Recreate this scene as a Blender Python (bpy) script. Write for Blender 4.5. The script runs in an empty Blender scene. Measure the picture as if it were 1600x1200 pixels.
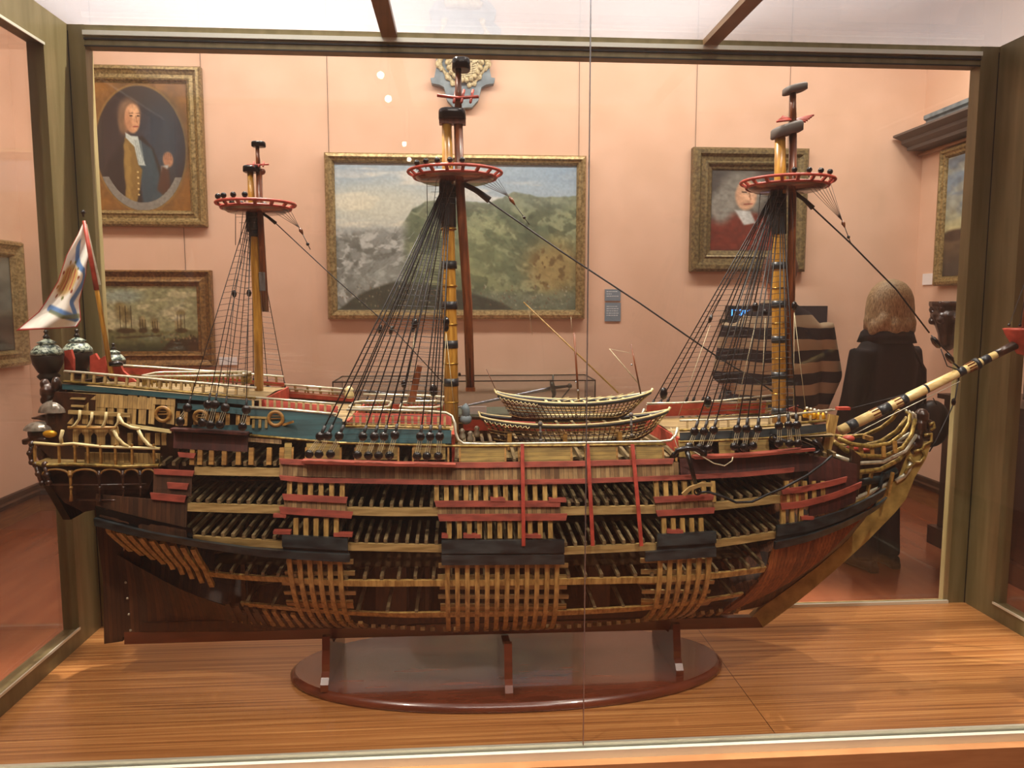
import bpy, math, random
import numpy as np
from mathutils import Vector, Matrix
random.seed(7)
sc = bpy.context.scene
COL = sc.collection
# ------------------------------------------------------------ camera
FPX = 1183.0; YAW = .0688; PITCH = .1033; EYE = 1.57
cd = bpy.data.cameras.new('camera'); cam = bpy.data.objects.new('camera', cd); COL.objects.link(cam)
cd.sensor_width = 36; cd.lens = FPX/1600*36; cd.clip_start = .05; cd.clip_end = 60
cam.location = (0, 0, EYE); cam.rotation_euler = (math.pi/2-PITCH, 0, -YAW)
sc.camera = cam
cy_, sy_ = math.cos(YAW), math.sin(YAW); cp_, sp_ = math.cos(PITCH), math.sin(PITCH)
FW = Vector((sy_*cp_, cy_*cp_, -sp_)); RT = Vector((cy_, -sy_, 0)); UP = RT.cross(FW)
def ray(px, py): return FW + RT*((px-800)/FPX) - UP*((py-600)/FPX)
def aty(px, py, Y):
    d = ray(px, py); return Vector((d.x*Y/d.y, Y, EYE+d.z*Y/d.y))
def atx(px, py, X):
    d = ray(px, py); k = X/d.x; return Vector((X, d.y*k, EYE+d.z*k))
# ------------------------------------------------------------ world, lights, exposure
sc.view_settings.view_transform = 'Standard'; sc.view_settings.look = 'None'
sc.view_settings.gamma = 1; sc.view_settings.exposure = 0.08
w = bpy.data.worlds.new('world'); sc.world = w; w.use_nodes = True
w.node_tree.nodes['Background'].inputs[0].default_value = (1, .86, .74, 1)
w.node_tree.nodes['Background'].inputs[1].default_value = .13
def area(name, loc, target, size, power, col=(1, .84, .66), sy=None):
    l = bpy.data.lights.new(name, 'AREA'); l.size = size; l.energy = power; l.color = col
    if sy: l.shape = 'RECTANGLE'; l.size_y = sy
    o = bpy.data.objects.new(name, l); COL.objects.link(o); o.location = loc
    o.rotation_euler = (Vector(target)-Vector(loc)).to_track_quat('-Z', 'Y').to_euler(); return o
def spot(name, loc, target, power, angle, blend=.5, rad=.03, col=(1, .83, .62)):
    l = bpy.data.lights.new(name, 'SPOT'); l.energy = power; l.color = col
    l.spot_size = math.radians(angle); l.spot_blend = blend; l.shadow_soft_size = rad
    o = bpy.data.objects.new(name, l); COL.objects.link(o); o.location = loc
    o.rotation_euler = (Vector(target)-Vector(loc)).to_track_quat('-Z', 'Y').to_euler(); return o
area('ceiling_wash_light', (0.3, 4.6, 3.9), (0.3, 5.9, 1.6), 6.0, 108, (1, .93, .84), .25)
area('ceiling_viewer_light', (0.2, -.3, 4.0), (0.2, 1.9, .9), 1.6, 50, (1, .92, .82))
spot('track_light_viewer_left', (-1.3, .5, 3.7), (-.5, 2.0, 1.05), 175, 52, .7, .05, (1, .90, .76))
spot('track_light_viewer_right', (1.2, .5, 3.7), (.7, 2.0, 1.05), 175, 52, .7, .05, (1, .90, .76))
spot('track_light_back', (-.55, 2.8, 3.95), (-.1, 2.15, .9), 1750, 76, .35, .025, (1, .90, .76))
spot('track_light_back_right', (1.9, 2.75, 3.95), (1.1, 2.2, .8), 620, 66, .35, .025, (1, .90, .76))
spot('track_light_front_left', (-1.0, 1.62, 3.95), (-.3, 1.95, .9), 520, 62, .6, .05, (1, .90, .76))
spot('track_light_front_right', (.9, 1.62, 3.95), (.6, 1.95, .9), 520, 62, .6, .05, (1, .90, .76))
spot('track_light_left_wall', (-2.2, 4.2, 3.9), (-3.25, 5.0, 1.6), 70, 95, .8, .1, (1, .88, .74))
spot('track_light_right_wall', (2.6, 4.2, 3.9), (3.7, 5.2, 1.9), 70, 95, .8, .1, (1, .88, .74))

# ------------------------------------------------------------ materials
def lin(c):
    if isinstance(c, str): c = [int(c[i:i+2], 16)/255 for i in (0, 2, 4)]
    return tuple((v/12.92 if v <= .04045 else ((v+.055)/1.055)**2.4) for v in c[:3])
def newmat(name):
    m = bpy.data.materials.new(name); m.use_nodes = True
    nt = m.node_tree; return m, nt, nt.nodes['Principled BSDF']
def noisy(name, c1, c2, scale=20, stretch=(1, 1, 1), rough=.5, metal=0, detail=5, bump=0, coat=0, spec=.5, contrast=(.35, .65)):
    m, nt, b = newmat(name); N = nt.nodes; L = nt.links
    tc = N.new('ShaderNodeTexCoord'); mp = N.new('ShaderNodeMapping'); mp.inputs['Scale'].default_value = stretch
    no = N.new('ShaderNodeTexNoise'); no.inputs['Scale'].default_value = scale; no.inputs['Detail'].default_value = detail
    cr = N.new('ShaderNodeValToRGB'); cr.color_ramp.elements[0].position = contrast[0]; cr.color_ramp.elements[1].position = contrast[1]
    cr.color_ramp.elements[0].color = (*lin(c1), 1); cr.color_ramp.elements[1].color = (*lin(c2), 1)
    L.new(tc.outputs['Object'], mp.inputs[0]); L.new(mp.outputs[0], no.inputs[0]); L.new(no.outputs[0], cr.inputs[0])
    L.new(cr.outputs[0], b.inputs['Base Color'])
    b.inputs['Roughness'].default_value = rough; b.inputs['Metallic'].default_value = metal
    b.inputs['Coat Weight'].default_value = coat; b.inputs['Specular IOR Level'].default_value = spec
    if bump:
        bp = N.new('ShaderNodeBump'); bp.inputs['Strength'].default_value = bump; bp.inputs['Distance'].default_value = .004
        L.new(no.outputs[0], bp.inputs['Height']); L.new(bp.outputs[0], b.inputs['Normal'])
    return m
def planked(name, cols, axis, width, seam='241505', grain=60, rough=.55, length=None, coat=0):
    """planks laid side by side along an axis, each with its own tone"""
    m, nt, b = newmat(name); N = nt.nodes; L = nt.links
    tc = N.new('ShaderNodeTexCoord'); sp = N.new('ShaderNodeSeparateXYZ'); L.new(tc.outputs['Object'], sp.inputs[0])
    def mt(op, a, bb=None):
        n = N.new('ShaderNodeMath'); n.operation = op
        for i, v in enumerate((a, bb)):
            if v is None: continue
            if isinstance(v, (int, float)): n.inputs[i].default_value = v
            else: L.new(v, n.inputs[i])
        return n.outputs[0]
    q = mt('DIVIDE', sp.outputs['XYZ'.index(axis)], width)
    fl = mt('FLOOR', q); fr = mt('FRACT', q)
    if length:
        ax2 = length[0]; off = mt('MULTIPLY', fl, .37)
        q2 = mt('ADD', mt('DIVIDE', sp.outputs['XYZ'.index(ax2)], length[1]), off)
        fl2 = mt('FLOOR', q2); key = mt('ADD', mt('MULTIPLY', fl, 7.13), mt('MULTIPLY', fl2, 3.71))
    else: key = fl
    wn = N.new('ShaderNodeTexWhiteNoise'); wn.noise_dimensions = '1D'; L.new(key, wn.inputs['W'])
    cr = N.new('ShaderNodeValToRGB')
    while len(cr.color_ramp.elements) < len(cols): cr.color_ramp.elements.new(.5)
    for i, c in enumerate(cols):
        cr.color_ramp.elements[i].position = i/(len(cols)-1); cr.color_ramp.elements[i].color = (*lin(c), 1)
    L.new(wn.outputs['Value'], cr.inputs[0])
    mp = N.new('ShaderNodeMapping'); s = [1, 1, 1]; s['XYZ'.index(axis)] = 6
    if axis == 'X' and not length: s = [6, 6, .6]
    mp.inputs['Scale'].default_value = s
    no = N.new('ShaderNodeTexNoise'); no.inputs['Scale'].default_value = grain/4; no.inputs['Detail'].default_value = 6
    L.new(tc.outputs['Object'], mp.inputs[0]); L.new(mp.outputs[0], no.inputs[0])
    mx = N.new('ShaderNodeMix'); mx.data_type = 'RGBA'; mx.blend_type = 'MULTIPLY'; mx.inputs[0].default_value = .8
    c2 = N.new('ShaderNodeValToRGB'); c2.color_ramp.elements[0].position = .3; c2.color_ramp.elements[1].position = .65
    c2.color_ramp.elements[0].color = (.45, .4, .36, 1); c2.color_ramp.elements[1].color = (1.1, 1.08, 1.05, 1)
    L.new(no.outputs[0], c2.inputs[0]); L.new(cr.outputs[0], mx.inputs[6]); L.new(c2.outputs[0], mx.inputs[7])
    sm = mt('LESS_THAN', fr, .07)
    mx2 = N.new('ShaderNodeMix'); mx2.data_type = 'RGBA'; L.new(sm, mx2.inputs[0]); L.new(mx.outputs[2], mx2.inputs[6])
    mx2.inputs[7].default_value = (*lin(seam), 1)
    L.new(mx2.outputs[2], b.inputs['Base Color']); b.inputs['Roughness'].default_value = rough
    b.inputs['Coat Weight'].default_value = coat
    return m
def plain(name, c, rough=.5, metal=0, emit=0, coat=0):
    m, nt, b = newmat(name); b.inputs['Base Color'].default_value = (*lin(c), 1)
    b.inputs['Roughness'].default_value = rough; b.inputs['Metallic'].default_value = metal; b.inputs['Coat Weight'].default_value = coat
    if emit: b.inputs['Emission Color'].default_value = (*lin(c), 1); b.inputs['Emission Strength'].default_value = emit
    return m
M = {}
M['wall'] = noisy('salmon wall paint', 'd5b196', 'ddb99f', 3, rough=.9, spec=.2, bump=.03)
M['ceiling'] = noisy('white ceiling paint', 'e8e4de', 'f2efe9', 3, rough=.9)
M['floor'] = noisy('polished reddish floor boards', '74402a', '8a5236', 2.2, (5, .6, 1), .2, contrast=(.3, .7))
M['skirting'] = noisy('dark walnut skirting', '2a170b', '4a2c16', 8, (1, 1, 8), .35)
M['skirtwood'] = noisy('reddish skirting board', '7d5230', '94643a', 8, (1, 1, 8), .35)
M['casefloor'] = None
M['bronze'] = noisy('bronze anodised frame', '6d623f', '7f7350', 30, (1, 1, .1), .42, .25)
M['alu'] = plain('bright brass aluminium channel', 'dcdccc', .3, .4)
M['gasket'] = plain('black rubber gasket', '0c0b09', .6)
M['casebase'] = noisy('case base brown lacquer', '9a6a44', 'a6764e', 10, (1, 1, 8), .4)
M['roofbar'] = noisy('brown roof bar', '6b5238', '7d6244', 10, (1, 1, 8), .4)
M['casered'] = plain('case base maroon panel', '2e0c08', .4)
M['mahog'] = noisy('stand mahogany', '54271a', '6d3522', 5, (1, 6, 6), .25, coat=.6)
M['oak'] = noisy('honey boxwood', '7a5524', 'a67c3e', 60, (.3, 2, 2), .45)
M['oakx'] = noisy('honey boxwood strake', '7c6236', 'a58a58', 60, (.2, 2, 2), .45)
M['rib'] = noisy('orange brown rib wood', '80602e', 'b89656', 50, (2, 2, .4), .45)
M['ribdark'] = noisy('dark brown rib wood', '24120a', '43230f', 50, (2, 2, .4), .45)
M['beam'] = noisy('weathered beam wood', '4f4029', '857250', 50, (2, .3, 2), .5)
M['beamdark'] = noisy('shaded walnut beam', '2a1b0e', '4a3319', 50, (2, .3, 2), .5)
M['red'] = noisy('oxide red painted strake', '743226', '984636', 70, (.3, 1, 1), .5)
M['redbright'] = noisy('vermilion painted wood', '8c2f20', 'b04434', 40, (1, 1, 1), .45)
M['black'] = noisy('black painted wood', '14181a', '333a3b', 60, (.3, 1, 1), .38)
M['blackgloss'] = plain('glossy black spar paint', '0b0b0d', .18)
M['blue'] = planked('blue green painted bulwark', ['1d4247', '264f55', '1f464c'], 'Z', .013, '0f2a2f', 40, .45)
M['cream'] = noisy('pale boxwood rail', 'b5a26e', 'd6c796', 60, (.3, 1, 1), .4)
M['gilt'] = noisy('old gilt moulding', '5e4c20', 'a78b48', 90, (1, 1, 1), .38, .35)
M['silver'] = noisy('silvered rail', 'b4ad94', 'd8d4c0', 60, (1, 1, 1), .3, .5)
M['vplank'] = planked('upright hull planking', ['66492a', '8a6d44', 'a2875a', '785634', '94764a'], 'X', .0125, '1d1008', 70)
M['vplankred'] = planked('upright maroon planking', ['3a1712', '4d2019', '45201a', '331410'], 'X', .0125, '1a0806', 70)
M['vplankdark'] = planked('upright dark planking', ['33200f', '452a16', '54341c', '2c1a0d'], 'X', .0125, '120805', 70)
M['vplankor'] = planked('upright orange planking', ['7d4520', '9a5c2c', '8b4f24', '6c3a18'], 'X', .0125, '2a1206', 70)
M['yplank'] = planked('yellow bulwark planking', ['8c7438', 'a08848', '7e6832', '978044'], 'Z', .0105, '3c2f12', 90)
M['tanplank'] = planked('tan quarter planking', ['a1824c', 'b3935a', '8f7240', 'a98a52'], 'X', .0125, '3c2c14', 80)
M['deck'] = planked('pale deck planking', ['85704a', '9a855a', '766240'], 'Y', .012, '4b3b20', 60)
M['mast'] = noisy('varnished mast wood', '9a6a22', 'c4923e', 30, (4, 4, .5), .3, coat=.4)
M['mastbrown'] = noisy('brown topmast wood', '4f2713', '7c4424', 30, (4, 4, .5), .3, coat=.3)
M['band'] = noisy('dark iron mast band', '14181b', '262c31', 60, (1, 1, 4), .4)
M['ring'] = plain('brass mast hoop', 'a07c34', .3, .8)
M['rope'] = noisy('tarred rope', '08090b', '1b1d20', 300, (1, 1, 1), .5)
M['ropethin'] = noisy('thin tarred cord', '141214', '2a2627', 300, rough=.6)
M['hemp'] = noisy('pale hemp cord', '9b8e70', 'c3b898', 300, rough=.7)
M['block'] = plain('black lacquered block', '0a0b0e', .18, 0, 0, .5)
M['bowcream'] = noisy('pale bowsprit wood', 'c2a66a', 'dcc48c', 30, (1, 3, 3), .3, coat=.4)
M['carve'] = noisy('dark carved walnut', '1a0f0a', '3d2418', 40, (1, 1, 1), .3, bump=.6, coat=.4)
M['shell'] = noisy('silvered carved shell', '6f675c', 'a9a092', 60, rough=.25, metal=.5)
M['lantern'] = noisy('black lantern iron', '15120f', '2b241d', 60, rough=.4)
M['lanterntop'] = noisy('green patina lantern cap', '2a3a36', '9ba695', 120, rough=.4, contrast=(.45, .55))
M['gold'] = plain('gold leaf', 'c8921e', .35, .5)
M['frameA'] = noisy('antique gilt frame', '66552f', 'a58e5c', 60, rough=.42, metal=.35, bump=.6)
M['frameB'] = noisy('worn brown gilt frame', '5f4526', '96713e', 50, rough=.42, metal=.35, bump=.3)
M['frameC'] = noisy('bright gilt frame', '75623c', 'b09a6a', 50, rough=.33, metal=.45, bump=.1)
M['frameD'] = noisy('grey gold frame', '554a33', '8a7b52', 50, rough=.42, metal=.4, bump=.3)
M['stone'] = noisy('grey blue painted wood', '5d6a70', '7d8b90', 14, rough=.6)
M['stonedark'] = plain('slate painted cornice', '5c5550', .6)
M['carvecream'] = noisy('cream carved relief', '8f7f58', 'd0c296', 60, rough=.5, bump=.8)
M['plaque'] = noisy('grey blue plaque', '6d7d88', '788893', 8, rough=.5)
M['white'] = plain('white card', 'e6e4e2', .6)
M['whitetext'] = plain('white print', 'd8dde0', .6)
M['steel'] = plain('sword steel', 'a4aab2', .25, .9)
M['darkmetal'] = plain('dark hilt metal', '3f4038', .35, .8)
M['screen'] = plain('dark display plastic', '23262c', .3)
M['led'] = plain('blue led digits', '3f8fe8', .4, 0, 3.5)
M['skin'] = noisy('skin', 'b57f63', 'c48f72', 10, rough=.6)
M['hairblond'] = noisy('ash blonde hair', '7a6648', 'b8a078', 60, (3, 3, .6), .5, bump=.7)
M['hairbrown'] = noisy('reddish brown hair', '4a2c22', '6d473a', 60, (3, 3, .6), .5, bump=.5)
M['coat'] = noisy('black wool coat', '0b0b0e', '18181d', 80, rough=.85)
M['trouser'] = noisy('dark trousers', '0f1014', '1a1c22', 80, rough=.85)
M['leather'] = plain('black leather', '0b0a0a', .45)
M['cabinet'] = noisy('dark mahogany cabinet', '20100a', '341a10', 8, (8, 8, 1), .35)
M['relief'] = noisy('grey carved relief', '4e4038', '85746a', 25, rough=.7, bump=1)
M['pedestal'] = noisy('pale grey plinth', 'a8a49a', 'bab6ac', 5, rough=.7)
M['greencloth'] = noisy('sage green felt', '6d7d6c', '8a9a86', 40, rough=.9)

def stripes_mat():
    m, nt, b = newmat('navy and grey striped knit'); N = nt.nodes; L = nt.links
    tc = N.new('ShaderNodeTexCoord'); sp = N.new('ShaderNodeSeparateXYZ'); L.new(tc.outputs['Object'], sp.inputs[0])
    no = N.new('ShaderNodeTexNoise'); no.inputs['Scale'].default_value = 4; L.new(tc.outputs['Object'], no.inputs[0])
    a = N.new('ShaderNodeMath'); a.operation = 'MULTIPLY_ADD'; L.new(no.outputs[0], a.inputs[0]); a.inputs[1].default_value = .05
    a0 = N.new('ShaderNodeMath'); a0.operation = 'ADD'; a0.inputs[1].default_value = .055; L.new(sp.outputs[2], a0.inputs[0]); L.new(a0.outputs[0], a.inputs[2])
    d = N.new('ShaderNodeMath'); d.operation = 'DIVIDE'; L.new(a.outputs[0], d.inputs[0]); d.inputs[1].default_value = .133
    f = N.new('ShaderNodeMath'); f.operation = 'FRACT'; L.new(d.outputs[0], f.inputs[0])
    g = N.new('ShaderNodeMath'); g.operation = 'GREATER_THAN'; L.new(f.outputs[0], g.inputs[0]); g.inputs[1].default_value = .52
    mx = N.new('ShaderNodeMix'); mx.data_type = 'RGBA'; L.new(g.outputs[0], mx.inputs[0])
    mx.inputs[6].default_value = (*lin('1a1a22'), 1); mx.inputs[7].default_value = (*lin('a8977a'), 1)
    L.new(mx.outputs[2], b.inputs['Base Color']); b.inputs['Roughness'].default_value = .9
    return m
M['stripes'] = stripes_mat()
def casefloor_mat():
    m, nt, b = newmat('sapele veneer with ribbon grain'); N = nt.nodes; L = nt.links
    tc = N.new('ShaderNodeTexCoord'); mp = N.new('ShaderNodeMapping'); mp.inputs['Scale'].default_value = (.25, 26, 1)
    mp.inputs['Rotation'].default_value = (0, 0, .015)
    L.new(tc.outputs['Object'], mp.inputs[0])
    no = N.new('ShaderNodeTexNoise'); no.inputs['Scale'].default_value = 4.5; no.inputs['Detail'].default_value = 7; no.inputs['Roughness'].default_value = .62
    L.new(mp.outputs[0], no.inputs[0])
    cr = N.new('ShaderNodeValToRGB'); e = cr.color_ramp.elements
    e[0].position = .30; e[0].color = (*lin('754626'), 1); e[1].position = .70; e[1].color = (*lin('c9945a'), 1)
    e2 = e.new(.48); e2.color = (*lin('a36c3c'), 1)
    L.new(no.outputs[0], cr.inputs[0])
    sp = N.new('ShaderNodeSeparateXYZ'); L.new(tc.outputs['Object'], sp.inputs[0])
    c1 = N.new('ShaderNodeMath'); c1.operation = 'COMPARE'; c1.inputs[1].default_value = .49; c1.inputs[2].default_value = .0011; L.new(sp.outputs[0], c1.inputs[0])
    mx = N.new('ShaderNodeMix'); mx.data_type = 'RGBA'; L.new(c1.outputs[0], mx.inputs[0]); L.new(cr.outputs[0], mx.inputs[6]); mx.inputs[7].default_value = (*lin('4a2a14'), 1)
    L.new(mx.outputs[2], b.inputs['Base Color'])
    b.inputs['Roughness'].default_value = .3; b.inputs['Coat Weight'].default_value = .25; b.inputs['Coat Roughness'].default_value = .15
    return m
M['casefloor'] = casefloor_mat()
def glassmat(name, gloss=1.0, dust=.02, dustcol='ffffff', trans=None, tint=(1, 1, 1)):
    m = bpy.data.materials.new(name); m.use_nodes = True; nt = m.node_tree; N = nt.nodes; L = nt.links
    N.remove(N['Principled BSDF']); out = N['Material Output']
    tr = N.new('ShaderNodeBsdfTransparent'); tr.inputs[0].default_value = (*tint, 1)
    gl = N.new('ShaderNodeBsdfGlossy'); gl.inputs['Roughness'].default_value = 0.0 if gloss == 1.0 else .03
    lw = N.new('ShaderNodeLayerWeight'); lw.inputs[0].default_value = .5
    pw = N.new('ShaderNodeMath'); pw.operation = 'POWER'; pw.inputs[1].default_value = 5; L.new(lw.outputs['Facing'], pw.inputs[0])
    fr = N.new('ShaderNodeMath'); fr.operation = 'MULTIPLY_ADD'; fr.inputs[1].default_value = .9; fr.inputs[2].default_value = .03; L.new(pw.outputs[0], fr.inputs[0])
    mu = N.new('ShaderNodeMath'); mu.operation = 'MULTIPLY'; mu.inputs[1].default_value = gloss; L.new(fr.outputs[0], mu.inputs[0])
    mx = N.new('ShaderNodeMixShader'); L.new(mu.outputs[0], mx.inputs[0]); L.new(tr.outputs[0], mx.inputs[1]); L.new(gl.outputs[0], mx.inputs[2])
    df = N.new('ShaderNodeBsdfDiffuse'); df.inputs[0].default_value = (*lin(dustcol), 1)
    tl = N.new('ShaderNodeBsdfTranslucent'); tl.inputs[0].default_value = (*lin(dustcol), 1)
    md = N.new('ShaderNodeMixShader'); md.inputs[0].default_value = .5; L.new(df.outputs[0], md.inputs[1]); L.new(tl.outputs[0], md.inputs[2])
    m2 = N.new('ShaderNodeMixShader'); m2.inputs[0].default_value = dust; L.new(mx.outputs[0], m2.inputs[1]); L.new(md.outputs[0], m2.inputs[2])
    L.new(m2.outputs[0], out.inputs[0]); return m
M['glass'] = glassmat('clear case glass', 1.0, .004)
M['roofglass'] = glassmat('dusty roof glass', .8, .46, '7a7c84')
M['smallglass'] = glassmat('vitrine glass', .8, .08, 'b8b0a0')

# ------------------------------------------------------------ mesh builder
class MB:
    def __init__(s): s.v = []; s.f = []; s.sm = []
    def add(s, vs, fs, smooth=False):
        n = len(s.v); s.v += [tuple(p) for p in vs]; s.f += [tuple(i+n for i in f) for f in fs]; s.sm += [smooth]*len(fs); return s
    def box(s, c, d, R=None):
        hx, hy, hz = d[0]/2, d[1]/2, d[2]/2
        vs = [Vector((x, y, z)) for x in (-hx, hx) for y in (-hy, hy) for z in (-hz, hz)]
        if R is not None: vs = [R @ q for q in vs]
        c = Vector(c); vs = [q+c for q in vs]
        return s.add(vs, [(0, 1, 3, 2), (4, 6, 7, 5), (0, 4, 5, 1), (2, 3, 7, 6), (0, 2, 6, 4), (1, 5, 7, 3)])
    def box2(s, a, b):
        return s.box([(a[i]+b[i])/2 for i in range(3)], [abs(b[i]-a[i]) for i in range(3)])
    def bar(s, a, b, wx, wy, up=(0, 0, 1)):
        a, b = Vector(a), Vector(b); d = (b-a); n = d.normalized(); up = Vector(up)
        x = n.cross(up)
        if x.length < 1e-4: x = n.cross(Vector((0, 1, 0)))
        x.normalize(); y = n.cross(x)
        vs = []
        for q in (a, b):
            for i, j in ((-1, -1), (1, -1), (1, 1), (-1, 1)): vs.append(q+x*(i*wx/2)+y*(j*wy/2))
        return s.add(vs, [(0, 1, 2, 3), (7, 6, 5, 4), (0, 4, 5, 1), (1, 5, 6, 2), (2, 6, 7, 3), (3, 7, 4, 0)])
    def tube(s, pts, r, seg=6, closed=False, flat=1.0, caps=True):
        pts = [Vector(q) for q in pts]; n = len(pts)
        rs = r if isinstance(r, (list, tuple)) else [r]*n
        vs = []; prev = None
        for i, q in enumerate(pts):
            if closed: t = pts[(i+1) % n]-pts[i-1]
            else: t = pts[min(i+1, n-1)]-pts[max(i-1, 0)]
            t = t.normalized() if t.length > 1e-9 else Vector((0, 0, 1))
            if prev is None:
                x = t.cross(Vector((0, 0, 1)))
                if x.length < 1e-3: x = t.cross(Vector((0, 1, 0)))
            else:
                x = prev - t*prev.dot(t)
            x.normalize(); prev = x; y = t.cross(x)
            for k in range(seg):
                a = 2*math.pi*k/seg; vs.append(q+x*(math.cos(a)*rs[i]*flat)+y*(math.sin(a)*rs[i]))
        fs = []
        m = n if closed else n-1
        for i in range(m):
            for k in range(seg):
                a = i*seg+k; b = i*seg+(k+1) % seg; c = ((i+1) % n)*seg+(k+1) % seg; d = ((i+1) % n)*seg+k
                fs.append((a, b, c, d))
        if not closed and caps:
            fs.append(tuple(range(seg))[::-1]); fs.append(tuple((n-1)*seg+k for k in range(seg)))
        return s.add(vs, fs, seg > 4)
    def lathe(s, prof, c=(0, 0, 0), seg=20, axis=None, sy=1.0):
        """prof: (radius, height) pairs; axis: direction"""
        c = Vector(c); R = Matrix.Identity(3)
        if axis is not None: R = Vector(axis).to_track_quat('Z', 'Y').to_matrix()
        vs = []
        for r, h in prof:
            for k in range(seg):
                a = 2*math.pi*k/seg; vs.append(c+R @ Vector((r*math.cos(a), r*math.sin(a)*sy, h)))
        fs = []
        for i in range(len(prof)-1):
            for k in range(seg):
                fs.append((i*seg+k, i*seg+(k+1) % seg, (i+1)*seg+(k+1) % seg, (i+1)*seg+k))
        fs.append(tuple(range(seg))[::-1]); fs.append(tuple((len(prof)-1)*seg+k for k in range(seg)))
        return s.add(vs, fs, True)
    def ball(s, c, r, seg=12, sc_=(1, 1, 1)):
        c = Vector(c); n = seg//2; vs = []; fs = []
        for i in range(n+1):
            t = math.pi*i/n
            for k in range(seg):
                a = 2*math.pi*k/seg
                vs.append(c+Vector((r*sc_[0]*math.sin(t)*math.cos(a), r*sc_[1]*math.sin(t)*math.sin(a), r*sc_[2]*math.cos(t))))
        for i in range(n):
            for k in range(seg):
                fs.append((i*seg+k, (i+1)*seg+k, (i+1)*seg+(k+1) % seg, i*seg+(k+1) % seg))
        return s.add(vs, fs, True)
    def sweep(s, pts, wd, th, side=None):
        """rectangular section: wd along 'side' vector, th across"""
        pts = [Vector(q) for q in pts]; n = len(pts); vs = []
        for i, q in enumerate(pts):
            t = (pts[min(i+1, n-1)]-pts[max(i-1, 0)]).normalized()
            sd = Vector(side) if side is not None else Vector((1, 0, 0))
            sd = (sd - t*sd.dot(t)).normalized(); nn = t.cross(sd)
            w_ = wd[i] if isinstance(wd, list) else wd
            for a, b in ((-1, -1), (1, -1), (1, 1), (-1, 1)): vs.append(q+sd*(a*w_/2)+nn*(b*th/2))
        fs = []
        for i in range(n-1):
            for k in range(4): fs.append((i*4+k, i*4+(k+1) % 4, (i+1)*4+(k+1) % 4, (i+1)*4+k))
        fs.append((3, 2, 1, 0)); e = (n-1)*4; fs.append((e, e+1, e+2, e+3))
        return s.add(vs, fs)
    def prism(s, poly, a, b):
        """poly: list of Vectors; extruded from offset a to offset b (vectors)"""
        n = len(poly); a, b = Vector(a), Vector(b)
        vs = [Vector(q)+a for q in poly]+[Vector(q)+b for q in poly]
        fs = [tuple(range(n))[::-1], tuple(range(n, 2*n))]
        for i in range(n): fs.append((i, (i+1) % n, n+(i+1) % n, n+i))
        return s.add(vs, fs)
    def grid(s, rows, smooth=False):
        n = len(rows[0]); vs = [q for r in rows for q in r]; fs = []
        for i in range(len(rows)-1):
            for k in range(n-1): fs.append((i*n+k, i*n+k+1, (i+1)*n+k+1, (i+1)*n+k))
        return s.add(vs, fs, smooth)
ORG = {}
def build(mb, name, mat, parent=None, kind=None, label=None, loc=None, mods=None):
    me = bpy.data.meshes.new(name)
    org = Vector(loc) if loc is not None else (ORG.get(parent.name, Vector()) if parent is not None else Vector())
    me.from_pydata([tuple(Vector(q)-org) for q in mb.v], [], mb.f)
    for p_, s_ in zip(me.polygons, mb.sm): p_.use_smooth = s_
    me.materials.append(mat if not isinstance(mat, str) else M[mat]); me.validate(); me.update()
    o = bpy.data.objects.new(name, me); COL.objects.link(o)
    if parent is not None:
        o.parent = parent; po = ORG.get(parent.name, Vector()); o.location = org-po
    else: o.location = org
    ORG[o.name] = org
    if kind: o['kind'] = kind
    if label: o['label'] = label
    return o
def fixnormals(o):
    import bmesh
    bm = bmesh.new(); bm.from_mesh(o.data); bmesh.ops.recalc_face_normals(bm, faces=bm.faces); bm.to_mesh(o.data); bm.free()
def tag(o, label, cat, group=None):
    o['label'] = label; o['category'] = cat
    if group: o['group'] = group
    return o
def thing(name, label, cat, loc, group=None):
    o = bpy.data.objects.new(name, None); COL.objects.link(o); o.location = loc; o.empty_display_size = .05
    ORG[o.name] = Vector(loc); return tag(o, label, cat, group)
def struct(mb, name, mat): return build(mb, name, mat, None, 'structure')

# ------------------------------------------------------------ room shell
XL, XR, YB, YF, ZC = -3.25, 3.69, 5.95, -3.0, 4.1
struct(MB().box2((XL-.1, YF-.1, -.1), (XR+.1, YB+.1, 0)), 'floor', 'floor')
struct(MB().box2((XL-.1, YF-.1, ZC), (XR+.1, YB+.1, ZC+.1)), 'ceiling', 'ceiling')
struct(MB().box2((XL, YB, 0), (XR, YB+.1, ZC)), 'wall_back', 'wall')
struct(MB().box2((XL-.1, YF, 0), (XL, YB+.1, ZC)), 'wall_left', 'wall')
struct(MB().box2((XR, YF, 0), (XR+.1, YB+.1, ZC)), 'wall_right', 'wall')
struct(MB().box2((XL, YF-.1, 0), (XR, YF, ZC)), 'wall_front', 'wall')
def skirt(name, a, b, nrm):
    a, b, n = Vector(a), Vector(b), Vector(nrm)
    pr = [(0, 0), (.02, 0), (.02, .125), (.045, .135), (.045, .165), (.028, .175), (.02, .21), (0, .215)]
    rows = [[q+n*p_[0]+Vector((0, 0, p_[1])) for q in (a, b)] for p_ in pr]
    o = struct(MB().grid(rows), name, 'skirtwood')
    o.data.materials.append(M['skirting'])
    for i, p_ in enumerate(o.data.polygons):
        if i >= 2: p_.material_index = 1
    return o
skirt('baseboard_back', (XL, YB, 0), (XR, YB, 0), (0, -1, 0))
skirt('baseboard_left', (XL, YF, 0), (XL, YB, 0), (1, 0, 0))
skirt('baseboard_right', (XR, YF, 0), (XR, YB, 0), (-1, 0, 0))
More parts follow.
